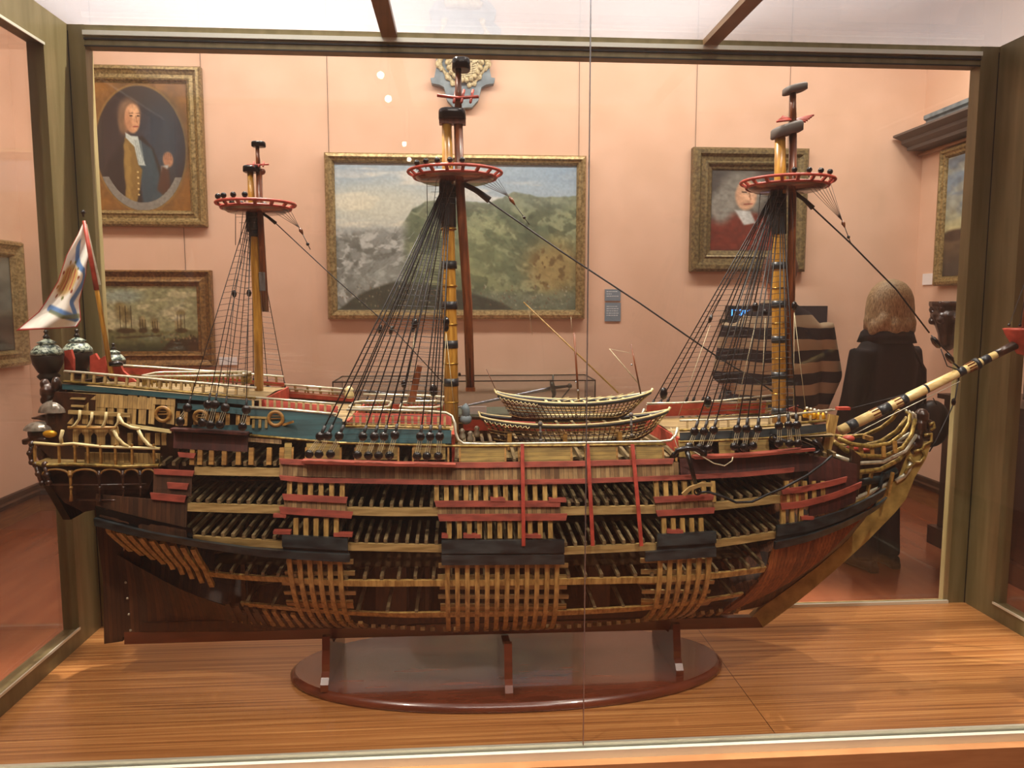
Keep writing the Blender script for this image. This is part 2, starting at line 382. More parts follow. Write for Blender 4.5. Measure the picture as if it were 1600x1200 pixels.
# slate cornice over an opening on the right wall
def rowsx(prof, y0, y1):
    return [[Vector((XR-d, y0, z)), Vector((XR-d, y1, z))] for d, z in prof]
cor = thing('cornice', 'grey blue moulded door cornice high on the right wall', 'cornice', (XR, 5.2, 2.785))
mb = MB(); P_ = [(0, 3.02), (.12, 3.02), (.12, 2.99), (.10, 2.98), (.10, 2.90), (0, 2.90)]
mb.prism([Vector((XR-d, 4.2, z)) for d, z in P_], (0, 0, 0), (0, 1.57, 0)); build(mb, 'fascia', 'stone', cor)
mb = MB(); P_ = [(0, 2.90), (.27, 2.90), (.27, 2.885), (.20, 2.86), (.20, 2.835), (.15, 2.81), (.15, 2.785), (0, 2.785)]
mb.prism([Vector((XR-d, 4.1, z)) for d, z in P_], (0, 0, 0), (0, 1.82, 0)); build(mb, 'moulding', 'stonedark', cor)
mb = MB(); a = Vector((XR-.05, 5.92, 2.757)); b = Vector((XR-.05, 4.4, 2.757)); mb.tube([a, b], .016, 8)
tag(build(mb, 'hanging_rail', 'skirtwood', loc=(XR-.05, 5.2, 2.757)), 'thin brown picture rail rod under the cornice', 'rail')

# ------------------------------------------------------------ painting helpers (colour per vertex on the canvas mesh)
_rng = np.random.RandomState(3)
_tab = _rng.rand(256, 256)
def vnoise(x, y):
    xi = np.floor(x).astype(int); yi = np.floor(y).astype(int); fx = x-xi; fy = y-yi
    fx = fx*fx*(3-2*fx); fy = fy*fy*(3-2*fy)
    g = lambda i, j: _tab[(xi+i) % 256, (yi+j) % 256]
    return (g(0, 0)*(1-fx)+g(1, 0)*fx)*(1-fy)+(g(0, 1)*(1-fx)+g(1, 1)*fx)*fy
def fbm(x, y, o=4):
    s = 0; a = .5
    for i in range(o): s = s+a*vnoise(x*2**i+i*17.3, y*2**i+i*9.1); a *= .5
    return s
def rgb(h): return np.array([int(h[i:i+2], 16)/255 for i in (0, 2, 4)])
def ss(a, b, x): t = np.clip((x-a)/(b-a), 0, 1); return t*t*(3-2*t)
class Paint:
    """X, Y in the picture's own grid units; colours are composed like brush strokes"""
    def __init__(s, x0, x1, y0, y1, nx, ny, base):
        s.X, s.Y = np.meshgrid(np.linspace(x0, x1, nx), np.linspace(y0, y1, ny)); s.C = np.zeros(s.X.shape+(3,))+rgb(base)
    def mix(s, mask, col):
        c = rgb(col) if isinstance(col, str) else col
        s.C = s.C*(1-mask[..., None])+c*mask[..., None]
    def ell(s, cx, cy, rx, ry, col, soft=.15, a=1, rot=0):
        dx, dy = s.X-cx, s.Y-cy; c, q = math.cos(rot), math.sin(rot)
        d = np.sqrt(((dx*c+dy*q)/rx)**2+((-dx*q+dy*c)/ry)**2); s.mix(a*(1-ss(1-soft, 1+soft, d)), col)
    def poly(s, pts, col, soft=1.2, a=1):
        ins = np.zeros(s.X.shape, bool); dist = np.full(s.X.shape, 1e9); n = len(pts)
        for i in range(n):
            x1, y1 = pts[i]; x2, y2 = pts[(i+1) % n]
            cond = (y1 > s.Y) != (y2 > s.Y)
            with np.errstate(divide='ignore', invalid='ignore'):
                xi = (x2-x1)*(s.Y-y1)/((y2-y1) if y2 != y1 else 1e-9)+x1
            ins ^= cond & (s.X < xi)
            dx, dy = x2-x1, y2-y1; t = np.clip(((s.X-x1)*dx+(s.Y-y1)*dy)/(dx*dx+dy*dy+1e-9), 0, 1)
            dist = np.minimum(dist, np.hypot(s.X-x1-t*dx, s.Y-y1-t*dy))
        sd = np.where(ins, dist, -dist); s.mix(a*ss(-soft, soft, sd), col)
    def line(s, x1, y1, x2, y2, wd, col, a=1):
        dx, dy = x2-x1, y2-y1; t = np.clip(((s.X-x1)*dx+(s.Y-y1)*dy)/(dx*dx+dy*dy+1e-9), 0, 1)
        d = np.hypot(s.X-x1-t*dx, s.Y-y1-t*dy); s.mix(a*(1-ss(wd*.5, wd, d)), col)
    def grain(s, amt, sx=8, sy=8):
        n = fbm(s.X/sx, s.Y/sy)-.48; s.C = np.clip(s.C*(1+amt*n[..., None]*2), 0, 1)
def vcmat(name, rough=.45):
    m, nt, b = newmat(name); a = nt.nodes.new('ShaderNodeVertexColor'); a.layer_name = 'paint'
    nt.links.new(a.outputs[0], b.inputs['Base Color']); b.inputs['Roughness'].default_value = rough
    b.inputs['Coat Weight'].default_value = .15; b.inputs['Coat Roughness'].default_value = .2; return m
M['canvas'] = vcmat('oil on canvas'); M['cloth'] = vcmat('painted silk', .8); M['cloth'].node_tree.nodes['Principled BSDF'].inputs['Coat Weight'].default_value = 0
def setcol(me, C):
    c = C.reshape(-1, 3); c = np.where(c <= .04045, c/12.92, ((c+.055)/1.055)**2.4)
    at = me.color_attributes.new('paint', 'FLOAT_COLOR', 'POINT')
    at.data.foreach_set('color', np.concatenate([c, np.ones((len(c), 1))], 1).astype(np.float32).ravel())
def canvas(P, O, U, V, parent, name='canvas', mat='canvas'):
    """O upper-left corner, U across, V down"""
    ny, nx = P.X.shape; O, U, V = Vector(O), Vector(U), Vector(V)
    rows = [[O+U*(i/(nx-1))+V*(j/(ny-1)) for i in range(nx)] for j in range(ny)]
    o = build(MB().grid(rows, True), name, mat, parent); setcol(o.data, P.C); return o
def frame(O, U, V, N, prof, mat, parent, name='frame'):
    """O upper-left outer corner; prof: (inset, height) pairs"""
    O, U, V, N = Vector(O), Vector(U), Vector(V), Vector(N); u = U.normalized(); v = V.normalized()
    rows = []
    for ins, h in prof:
        r = [O+u*ins+v*ins, O+U-u*ins+v*ins, O+U+V-u*ins-v*ins, O+V+u*ins-v*ins]
        rows.append([q+N*h for q in r]+[r[0]+N*h])
    return build(MB().grid(rows), name, mat, parent)
def wire(a, b, parent): return build(MB().tube([a, b], .0018, 4), 'hanging_wire', 'ropethin', parent)
def back_picture(name, label, x0, y0, x1, y1, prof, mat, inset, P, wires=(), wtop=None):
    a = aty(x0, y0, YB); b = aty(x1, y1, YB); W = b.x-a.x; Hh = a.z-b.z
    t = thing(name, label, 'painting', ((a.x+b.x)/2, YB, b.z))
    frame((a.x, YB-.001, a.z), (W, 0, 0), (0, 0, -Hh), (0, -1, 0), prof, mat, t)
    canvas(P, (a.x+inset, YB-.02, a.z-inset), (W-2*inset, 0, 0), (0, 0, -(Hh-2*inset)), t)
    for wx in wires: wire((a.x+wx, YB-.01, a.z), (a.x+wx, YB-.01, wtop or ZC-.02), t)
    return t
PF1 = [(0, 0), (0, .05), (.012, .07), (.03, .072), (.04, .055), (.06, .04), (.085, .045), (.092, .055), (.10, .05), (.11, .03), (.118, .022)]

# oval portrait of a gentleman
P = Paint(137, 303, 133, 333, 150, 180, '8a5d22'); P.grain(.25, 20, 20)
P.ell(221, 235, 80, 101, 'a87f36', .02); P.ell(221, 235, 77, 98, '2b2220', .02)
P.ell(221, 235, 76, 97, '38302f', .5, .6); P.ell(255, 225, 40, 60, '2b3c4a', .6, .8)
msk = ((P.X-221)/77)**2+((P.Y-235)/98)**2 < 1
keep = P.C.copy()
P.poly([(148, 335), (152, 300), (160, 262), (178, 240), (195, 218), (225, 215), (243, 235), (262, 290), (268, 335)], '26201d', 2)
P.poly([(215, 218), (240, 235), (255, 290), (262, 335), (222, 335), (218, 300)], '34474f', 3)
P.poly([(194, 218), (207, 216), (216, 260), (222, 268), (216, 300), (206, 335), (186, 335), (192, 300), (190, 260)], '7d6330', 2)
for i in range(9): P.ell(196+(i % 2)*3, 232+i*12, 5, 7, '9c7f42', .5, .7)
for i in range(5): P.ell(214, 272+i*9, 1.5, 1.5, 'd8c080', .4)
P.ell(204, 180, 19, 23, '7a6048', .3); P.ell(193, 196, 9, 17, '74593f', .4)
P.ell(209, 188, 13, 23, 'c9976e', .12); P.ell(213, 178, 8, 10, 'd9ab80', .5); P.ell(201, 195, 6, 15, 'a2714f', .6, .6)
for ex in (207, 219): P.ell(ex, 184, 2.6, 1.3, '3a261c', .3); P.line(ex-3, 180, ex+3, 179.5, 1, '5e4230')
P.line(215, 184, 217, 195, 1.1, 'a06f4e'); P.line(210, 201, 218, 200.5, 1.4, '9a4f40')
P.poly([(196, 210), (205, 215), (217, 216), (224, 250), (228, 262), (216, 261), (210, 232), (196, 218)], 'b8c4bc', 1.5)
for i in range(4): P.line(212+i*3, 222, 217+i*3, 258, .8, '7b8a86', .8)
P.ell(267, 252, 9, 12, 'a97a5b', .25)
for i in range(4): P.line(262+i*3, 243, 262+i*3.4, 252, 1.1, '7d5640')
P.poly([(255, 262), (268, 260), (262, 275), (254, 272)], 'aab0aa', 1.5)
P.poly([(246, 300), (256, 262), (268, 268), (270, 320)], '4a2d20', 3)
P.C = np.where(msk[..., None], P.C, keep)
r2 = ((P.X-221)/77)**2+((P.Y-235)/98)**2; band = (r2 < 1) & (r2 > .76) & (P.Y > 280)
P.C = np.where(band[..., None], rgb('7c7a70')*(.9+.2*fbm(P.X/3, P.Y/2))[..., None], P.C); P.grain(.12, 3, 3)
back_picture('oval_portrait', 'gilt framed oval portrait of a man with white cravat, upper left on back wall', 112, 103, 326, 355, PF1, 'frameA', .118, P, (.15, .92))
# ships in battle
P = Paint(160, 312, 446, 547, 150, 100, '8f8f68')
P.mix(ss(446, 500, P.Y)*0+ss(.42, .62, fbm(P.X/22, P.Y/9)), 'b3ac84'); P.ell(215, 462, 25, 10, '8fa49a', .6, .7)
P.mix(ss(512, 518, P.Y), '6b6a42'); P.mix(ss(525, 547, P.Y), '3d4228')
for sx, h in ((180, 58), (218, 40), (240, 18), (256, 16), (290, 26)):
    for k in range(7): P.ell(sx+random.uniform(-10, 10)*h/50, 513-random.random()*h, 5*h/40+1, 7*h/40+1, random.choice(['8f8052', '6f6238', 'a3946a']), .5, .8)
    for k in (-8, 0, 8): P.line(sx+k*h/45, 515, sx+k*h/45, 515-h*.95, .7, '3f3620')
    P.ell(sx, 515, h*.32, 4, '4a3a1c', .3)
P.poly([(262, 547), (275, 530), (312, 524), (312, 547)], '3b2f19', 2); P.line(205, 526, 262, 523, 2, '52482a')
for i in range(40): P.ell(262+random.random()*50, 520+random.random()*14, 1, 1.6, random.choice(['8a7a50', '3a2f1a', '7a5a3a']), .4)
P.grain(.3, 4, 4)
PF2 = [(0, 0), (0, .05), (.012, .062), (.022, .05), (.05, .035), (.07, .04), (.085, .05), (.095, .04), (.10, .025), (.118, .022)]
back_picture('sea_battle_painting', 'brown gilt framed painting of sailing ships in battle, below the oval portrait', 98, 422, 338, 572, PF2, 'frameB', .118, P, (.9,), 2.15)
# mountain landscape with harbour battle
P = Paint(521, 900, 258, 482, 380, 220, '9fb2bb')
rdg = lambda x, y, o=4: 1-np.abs(2*fbm(x, y, o)-1)
P.mix(ss(.42, .62, fbm(P.X/80+.1*P.Y/10, P.Y/13, 4))*.9, 'ccd0c8'); P.mix(ss(700, 900, P.X)*ss(330, 262, P.Y)*.7, '86a2b8'); P.ell(590, 325, 110, 34, 'd8d4b4', .7, .6)
P.mix(ss(300, 262, P.Y)*ss(.5, .62, fbm(P.X/40+4, P.Y/10))*.5, '8098ac')
n = fbm(P.X/18, P.Y/11)
P.mix(ss(345, 372, P.Y+14*(n-.5)), '858c86'); r_ = rdg(P.X/26+2, P.Y/18)
P.mix(ss(345, 372, P.Y+14*(n-.5))*ss(.78, .95, r_), 'b4bab4'); P.mix(ss(350, 380, P.Y)*ss(.45, .62, fbm(P.X/12+5, P.Y/10))*.75, '565c54')
P.mix(ss(375, 430, P.Y)*ss(700, 560, P.X)*ss(.40, .62, fbm(P.X/34+7, P.Y/14))*.6, '6f7a74'); P.ell(600, 425, 70, 14, '9aa49c', .8, .55, -.25)
rid = np.interp(P.X, [600, 628, 640, 660, 700, 760, 800, 850, 900], [365, 345, 328, 316, 312, 318, 300, 308, 306])+5*(fbm(P.X/14, P.Y*0+2)-.5)
hm = ss(-2, 3, P.Y-rid)*ss(618, 640, P.X); sx_, sy2 = (P.X+.6*P.Y), (P.Y-.4*P.X)
P.mix(hm, '5f6e54'); P.mix(hm*ss(.42, .62, fbm(sx_/50, sy2/22)), '7f8b66'); P.mix(hm*ss(.80, .95, rdg(sx_/60+3, sy2/30))*.55, 'a0a883')
P.mix(hm*ss(.50, .60, fbm(sx_/22+9, sy2/14))*.6, '3f4c38'); P.mix(hm*ss(.52, .62, fbm(P.X/9, P.Y/8))*.35, '364232')
P.mix(hm*ss(340, 310, P.Y)*.45, '7e8a80'); P.ell(745, 400, 50, 42, '97a270', .8, .4); P.ell(866, 415, 44, 40, 'a48c54', .6, .75)
P.mix((1-ss(.7, 1.1, np.hypot((P.X-866)/44, (P.Y-415)/40)))*ss(.5, .6, fbm(P.X/7, P.Y/10)), '6b5a34'); P.mix(ss(446, 462, P.Y+12*(n-.5))*hm*.7, '6f7a68')
P.poly([(522, 482), (545, 464), (575, 449), (610, 438), (660, 442), (720, 452), (780, 470), (800, 482)], '394034', 3); P.mix(ss(452, 470, P.Y)*ss(.5, .6, fbm(P.X/10, P.Y/6))*.4, '4f5a44')
for i in range(240): P.ell(random.uniform(525, 895), 442+random.random()*36, random.uniform(.5, 1.2), random.uniform(.8, 1.8), random.choice(['b9b69c', '8a6a4a', '55524a', '9a9880', '6a4a3a']), .5, .7)
for i in range(70): P.line(*(lambda x, y: (x, y, x+random.uniform(5, 14), y-random.uniform(3, 14)))(random.uniform(525, 660), random.uniform(365, 440)), .7, random.choice(['b5b9b0', '5e645c']), .45)
P.grain(.10, 3, 3)
PF3 = [(0, 0), (0, .05), (.01, .065), (.03, .07), (.04, .055), (.055, .05), (.062, .04), (.07, .022)]
back_picture('landscape_painting', 'wide gilt framed landscape of green hills and smoky harbour, behind the main mast', 508, 240, 912, 498, PF3, 'frameC', .068, P, (.03, 1.93))
# portrait with a grey wig
P = Paint(1117, 1213, 262, 400, 100, 140, '3a3836')
P.ell(1150, 300, 40, 50, '54544e', .7, .7)
P.poly([(1100, 400), (1110, 350), (1130, 335), (1165, 330), (1200, 345), (1220, 400)], '6a2a1e', 4)
P.ell(1158, 300, 30, 38, '77776e', .3); P.ell(1130, 325, 16, 28, '83837a', .4)
P.ell(1162, 305, 14, 25, 'c69c7c', .15); P.ell(1166, 300, 7, 12, 'd8b090', .6); P.line(1157, 299, 1162, 299, 1.5, '4a3428'); P.line(1168, 299, 1172, 299, 1.5, '4a3428')
P.line(1166, 300, 1168, 312, 1.2, 'a47555'); P.line(1160, 320, 1170, 319, 1.6, '985646')
P.poly([(1148, 330), (1168, 332), (1176, 352), (1160, 356)], 'b8bcb8', 2); P.grain(.25, 5, 5)
PF5 = [(0, 0), (0, .06), (.02, .085), (.05, .085), (.07, .06), (.10, .055), (.115, .065), (.125, .06), (.135, .04), (.155, .035), (.165, .024)]
back_picture('wigged_portrait', 'gilt framed portrait of a man in red coat and grey wig, behind the foremast', 1080, 232, 1252, 425, PF5, 'frameD', .165, P, (.03, .77))
# picture on the left wall (only its right edge shows)
P = Paint(0, 60, 0, 60, 40, 40, '6a6f66'); P.mix(ss(30, 45, P.Y), '3f3d34'); P.grain(.4, 10, 6)
t = thing('edge_painting', 'gilt framed grey sea painting cut off by the left edge, on the left wall', 'painting', (XL, 5.2, 1.14))
frame((XL+.001, 4.5, 2.03), (0, 1.36, 0), (0, 0, -.9), (1, 0, 0), PF1, 'frameC', t)
canvas(P, (XL+.02, 4.62, 1.91), (0, 1.12, 0), (0, 0, -.66), t)
# seascape on the right wall
P = Paint(0, 120, 0, 100, 120, 100, '6f8494'); P.mix(ss(.4, .6, fbm(P.X/18, P.Y/9)), '9aa39a'); P.mix(ss(35, 62, P.Y), 'a9a67c')
P.mix(ss(62, 68, P.Y), '5c4c38'); P.mix(ss(74, 100, P.Y), '3a3630')
for i in range(12): P.ell(40+i*5, 64-random.random()*8, 3, 5, '4a3a2a', .4, .8)
P.line(5, 70, 60, 25, .8, '4a3a28'); P.line(20, 70, 110, 20, .8, '4a3a28'); P.ell(10, 66, 12, 5, '3d2f24', .3); P.grain(.3, 6, 5)
t = thing('seascape_painting', 'gilt framed seascape with stormy sky on the right wall', 'painting', (XR, 4.8, 1.72))
frame((XR-.001, 5.64, 2.735), (0, -1.65, 0), (0, 0, -1.015), (-1, 0, 0), PF3, 'frameA', t)
canvas(P, (XR-.03, 5.57, 2.665), (0, -1.51, 0), (0, 0, -.875), t)

# wall labels
def card(px0, py0, px1, py1, mat, name, label, lines=0, group=None, cat='label'):
    a = aty(px0, py0, YB); b = aty(px1, py1, YB)
    o = thing(name, label, cat, ((a.x+b.x)/2, YB, b.z), group)
    build(MB().box2((a.x, YB-.012, b.z), (b.x, YB, a.z)), 'plate', mat, o)
    if lines:
        mb = MB(); hh = a.z-b.z
        for i in range(lines):
            z = a.z-hh*(.2+.6*i/max(lines, 1)); x = a.x+.012
            while x < b.x-.03:
                wd = random.uniform(.008, .02); mb.box2((x, YB-.0135, z-.0025), (min(x+wd, b.x-.01), YB-.012, z+.0025)); x += wd+.005
                if random.random() < .08: break
        build(mb, 'print', 'whitetext', o)
    return o
card(945, 452, 969, 470, 'plaque', 'wall_plaque', 'small square grey wall plaque right of the landscape, upper of two', 3)
card(945, 473, 969, 502, 'plaque', 'wall_plaque', 'taller grey wall plaque with fine print, lower of two beside the landscape', 5)
card(343, 558, 371, 570, 'white', 'wall_label', 'small white label on the wall beside the sea battle painting', 2)
a = atx(1444, 428, XR); b = atx(1474, 444, XR)
o = build(MB().box2((XR-.012, b.y, b.z), (XR, a.y, a.z)), 'wall_label', 'white', loc=((XR, (a.y+b.y)/2, b.z)))
tag(o, 'white label card on right wall next to the seascape frame', 'label')

# ------------------------------------------------------------ coat of arms high on the back wall
t = thing('coat_of_arms', 'carved heraldic shield of cream relief on grey blue board, high on back wall', 'coat of arms', aty(723, 172, YB))
def wp(px, py, d=0): q = aty(px, py, YB); q.y = YB-d; return q
half = [(0, 172), (14, 171), (24, 160), (29, 140), (36, 136), (48, 134), (50, 126), (44, 125), (41, 110), (41, 92), (44, 82), (56, 70), (60, 50), (48, 40), (52, 22), (44, 10), (30, -2), (12, -8), (0, -10)]
poly = [wp(723+x, y) for x, y in half]+[wp(723-x, y) for x, y in half[::-1][1:-1]]
build(MB().prism(poly, (0, -.066, 0), (0, -.006, 0)), 'backboard', 'stone', t)
mb = MB(); ov = [wp(726+27*math.cos(a_), 95+36*math.sin(a_), .07) for a_ in np.linspace(0, 2*math.pi, 36, endpoint=False)]
mb.prism(ov, (0, -.02, 0), (0, .02, 0)); sh = build(mb, 'shield', 'carvecream', t)
mb = MB()
for i in range(26):
    a_ = 2*math.pi*i/26; mb.ball(wp(726+27*math.cos(a_), 95+36*math.sin(a_), .09), .022, 8)
for i in range(5):
    q = wp(706+i*10, 100, .095); mb.bar(q, q+Vector((0, 0, -.1)), .008, .012)
for i in range(6): mb.bar(wp(712, 112+i*3, .095), wp(742, 104+i*3.6, .095), .006, .01)
mb.bar(wp(700, 103, .095), wp(752, 103, .095), .012, .01); mb.bar(wp(726, 62, .095), wp(726, 128, .095), .012, .01)
build(mb, 'relief', 'carvecream', sh)
for sx in (-1, 1):
    mb = MB()
    for (x, y, r) in ((38, 105, .028), (35, 97, .02), (34, 112, .018), (24, 124, .026), (20, 128, .016), (17, 135, .02), (9, 137, .022), (36, 60, .03), (30, 40, .025)):
        mb.ball(wp(724+sx*x, y, .075), r, 8, (1, .7, 1.2))
    mb.tube([wp(724+sx*x, y, .066) for x, y in ((26, 34), (37, 60), (39, 90), (35, 108), (24, 124), (9, 138))], .014, 8)
    o = build(mb, 'carved_garland', 'carvecream', t); m_ = o.modifiers.new('merge', 'REMESH'); m_.mode = 'VOXEL'; m_.voxel_size = .006
mb = MB(); mb.lathe([(.13, 0), (.15, .04), (.12, .05), (.14, .13), (.05, .17), (.0, .18)], wp(724, 20, .09), 16, None, .4); build(mb, 'crown', 'carvecream', t)

# ------------------------------------------------------------ sword vitrine on the back wall
a = aty(520, 597, 5.45); b = aty(930, 597, 5.45); zt_ = a.z; zb_ = .76
t = thing('sword_showcase', 'low glass showcase with two swords behind the ship model', 'showcase', ((a.x+b.x)/2, 5.7, 0))
build(MB().box2((a.x-.02, 5.43, 0), (b.x+.02, YB-.05, zb_)), 'plinth', 'pedestal', t)
mb = MB()
for (x0, y0, z0, x1, y1, z1) in ((a.x, 5.45, zb_, b.x, 5.455, zt_), (a.x, 5.45, zb_, a.x+.005, 5.89, zt_), (b.x-.005, 5.45, zb_, b.x, 5.89, zt_), (a.x, 5.45, zt_-.005, b.x, 5.89, zt_)):
    mb.box2((x0, y0, z0), (x1, y1, z1))
build(mb, 'glass_cover', 'smallglass', t)
mb = MB()
E = [(a.x, 5.45), (b.x, 5.45), (b.x, 5.89), (a.x, 5.89)]
for i in range(4):
    x0, y0 = E[i]; x1, y1 = E[(i+1) % 4]; mb.bar((x0, y0, zt_), (x1, y1, zt_), .008, .008); mb.bar((x0, y0, zb_), (x0, y0, zt_), .008, .008, (0, 1, 0))
build(mb, 'metal_edge', 'darkmetal', t)
build(MB().box2((a.x+.03, 5.48, zb_), (b.x-.03, 5.88, zb_+.02)), 'felt_bed', 'greencloth', t)
def sword(name, label, tip, guard, pommel, disc):
    T_, G_, P2 = [aty(*q[:2], q[2]) for q in (tip, guard, pommel)]
    s_ = thing(name, label, 'sword', G_)
    d = (G_-T_).normalized()
    mb = MB(); n_ = 8; pts = [T_+(G_-T_)*(i/n_) for i in range(n_+1)]
    mb.tube(pts, [.003]+[.008+.008*i/n_ for i in range(1, n_+1)], 6, flat=.4); build(mb, 'blade', 'steel', s_)
    mb = MB(); mb.tube([G_, G_+(P2-G_)*.85], [.013, .010], 8); mb.ball(P2, .02, 10); build(mb, 'grip', 'darkmetal', s_)
    mb = MB(); mb.lathe([(.01, -.02), (disc, -.012), (disc, 0), (disc*.8, .012), (.01, .015)], G_, 18, d)
    up = Vector((0, 0, 1)); mb.tube([G_-up*.1, G_+up*.1], .007, 6)
    mb.tube([G_-up*.09, G_-up*.1+d*.06, P2-up*.02], .006, 6); build(mb, 'guard', 'darkmetal', s_)
sword('display_sword', 'steel rapier with cup hilt in showcase, hilt toward the right', (700, 640, 5.6), (864, 606, 5.6), (890, 603, 5.6), .07)
sword('display_sword', 'bright steel sword seen through the main shrouds in showcase', (560, 609, 5.65), (665, 625, 5.65), (708, 633, 5.65), .04)
o = build(MB().box2((aty(733, 642, 5.55).x, 5.5, aty(733, 650, 5.5).z), (aty(760, 642, 5.55).x, 5.54, aty(733, 636, 5.5).z)), 'showcase_label', 'white', loc=aty(746, 650, 5.52))
tag(o, 'white label inside the sword showcase right of the main mast', 'label')

# ------------------------------------------------------------ digital display on wall behind the striped person
a = aty(1133, 478, YB); b = aty(1280, 640, YB)
t = thing('digital_display', 'dark wall display with blue digits behind striped sweater person', 'display', ((a.x+b.x)/2, YB, b.z))
build(MB().box2((a.x, YB-.07, b.z), (b.x, YB-.001, a.z)), 'housing', 'screen', t)
for yy in (499, 520):
    q = aty(1128, yy+3, YB); build(MB().box((q.x-.0, YB-.04, q.z), (.05, .06, .035)), 'bracket', 'darkmetal', t)
tc_ = bpy.data.curves.new('digits', 'FONT'); tc_.body = '17 30:07'; tc_.size = .068; tc_.extrude = .001; tc_.offset = .0012
to_ = bpy.data.objects.new('digits_tmp', tc_); COL.objects.link(to_)
bpy.context.view_layer.update()
me = bpy.data.meshes.new_from_object(to_.evaluated_get(bpy.context.evaluated_depsgraph_get())); bpy.data.objects.remove(to_)
me.materials.clear(); me.materials.append(M['led']); q = aty(1136, 493, YB)
o = bpy.data.objects.new('digits', me); COL.objects.link(o); o.parent = t; o.rotation_euler = (math.pi/2, 0, 0)
o.scale = (.8, 1, 1); o.location = Vector((q.x, YB-.074, q.z))-ORG[t.name]; o['label'] = 'blue lit digits'
q = aty(1140, 548, YB); build(MB().ball((q.x, YB-.075, q.z), .01, 8), 'indicator_light', 'led', t)

# ------------------------------------------------------------ cabinet and carved bracket at right
t = thing('cabinet', 'dark mahogany cabinet with glass hood by the right wall', 'cabinet', (3.35, 4.3, 0))
build(MB().box2((3.10, 3.7, 0), (3.64, 4.72, .12)), 'base', 'cabinet', t)
build(MB().box2((3.14, 3.74, .12), (3.62, 4.68, .97)), 'body', 'cabinet', t)
build(MB().box2((3.11, 3.71, .97), (3.64, 4.71, 1.0)), 'top', 'cabinet', t)
build(MB().box2((3.132, 3.82, .2), (3.145, 4.6, .9)), 'panel', 'cabinet', t)
t = thing('relief_panel', 'grey carved relief block standing on the dark cabinet', 'sculpture', (3.4, 4.1, 1.0))
mb = MB(); mb.box2((3.36, 3.78, 1.001), (3.46, 4.28, 1.40))
for i in range(26): mb.ball((3.355, random.uniform(3.85, 4.22), random.uniform(1.06, 1.34)), random.uniform(.02, .045), 8, (.5, 1, 1))
o = build(mb, 'carved_slab', 'relief', t); m_ = o.modifiers.new('merge', 'REMESH'); m_.mode = 'VOXEL'; m_.voxel_size = .01
t = thing('carved_bracket', 'brown carved wooden bracket on right wall beneath the seascape', 'wall bracket', (XR, 5.35, 1.24))
mb = MB(); mb.lathe([(.02, 0), (.06, .04), (.07, .12), (.10, .2), (.13, .26), (.11, .3), (.14, .33), (.14, .36)], (XR-.1, 5.35, 1.24), 14)
for i in range(14): a_ = i*.9; mb.ball((XR-.1+.11*math.cos(a_), 5.35+.11*math.sin(a_), 1.42+.012*i), .03, 8)
o = build(mb, 'carved_body', 'carve', t); m_ = o.modifiers.new('merge', 'REMESH'); m_.mode = 'VOXEL'; m_.voxel_size = .008

# ------------------------------------------------------------ the glass case around the ship
CX0, CX1, CY0, CY1, CZ0, CZ1 = -1.238, 1.869, 1.796, 2.6025, .47, 2.4394
case = thing('display_case', 'large bronze framed glass display case enclosing the ship model', 'display case', ((CX0+CX1)/2, (CY0+CY1)/2, 0))
def rail(a, b, name='frame_rail', mat='bronze', lab=None): return build(MB().box2(a, b), name, mat, case, label=lab)
E_ = .07
# back frame stiles and rails stand just outside the inner planes
rail((CX0-.06, CY1-.002, CZ0-.02), (CX0+.052, CY1+.05, CZ1+.02), 'corner_post')
rail((CX1-.066, CY1-.002, CZ0-.02), (CX1+.06, CY1+.05, CZ1+.02), 'corner_post')
for x_, s_ in ((CX0, -1), (CX1, 1)):
    o0, o1 = sorted((x_, x_+s_*.05))
    rail((o0, CY1-.15, CZ0-.02), (o1, CY1-.004, CZ1+.02), 'corner_post')
    rail((o0, CY0-.04, CZ0-.02), (o1, CY0+.09, CZ1+.02), 'corner_post')
    rail((o0, CY0+.09, CZ0-.02), (o1, CY1-.15, CZ0+.055))
    rail((o0, CY0+.09, CZ1-.085), (o1, CY1-.15, CZ1+.02))
    for (za, zb) in ((CZ0+.055, CZ0+.063), (CZ1-.093, CZ1-.085)):
        rail((min(x_, x_-s_*.004), CY0+.09, za), (max(x_, x_-s_*.004), CY1-.15, zb), 'glazing_bead', 'alu')
    rail((min(x_, x_-s_*.003), CY1-.156, CZ0+.055), (max(x_, x_-s_*.003), CY1-.15, CZ1-.085), 'glazing_bead', 'bronze')
    gx = x_+s_*.025
    build(MB().box2((gx-.003, CY0+.08, CZ0+.05), (gx+.003, CY1-.145, CZ1-.08)), 'side_pane', 'glass', case)
    rail((x_-.0025, CY1-.004, CZ0), (x_+.0025, CY1+.0, CZ1), 'gasket', 'gasket')
rail((CX0+.05, CY1, CZ1-.045), (CX1-.066, CY1+.05, CZ1+.02))
rail((CX0+.05, CY1-.012, CZ1-.014), (CX1-.066, CY1, CZ1), 'glazing_bead', 'alu')
rail((CX0+.05, CY1-.006, CZ1-.026), (CX1-.066, CY1, CZ1-.021), 'gasket', 'gasket')
rail((CX0+.05, CY1-.004, CZ1-.047), (CX1-.066, CY1, CZ1-.043), 'gasket', 'gasket')
rail((CX0+.05, CY1, CZ0-.02), (CX1-.066, CY1+.03, CZ0+.004))
rail((CX0+.05, CY1-.008, CZ0-.0), (CX1-.066, CY1+.001, CZ0+.011), 'glazing_bead', 'alu')
build(MB().box2((CX0+.05, CY1+.02, CZ0+.003), (CX1-.06, CY1+.026, CZ1-.04)), 'back_pane', 'glass', case)
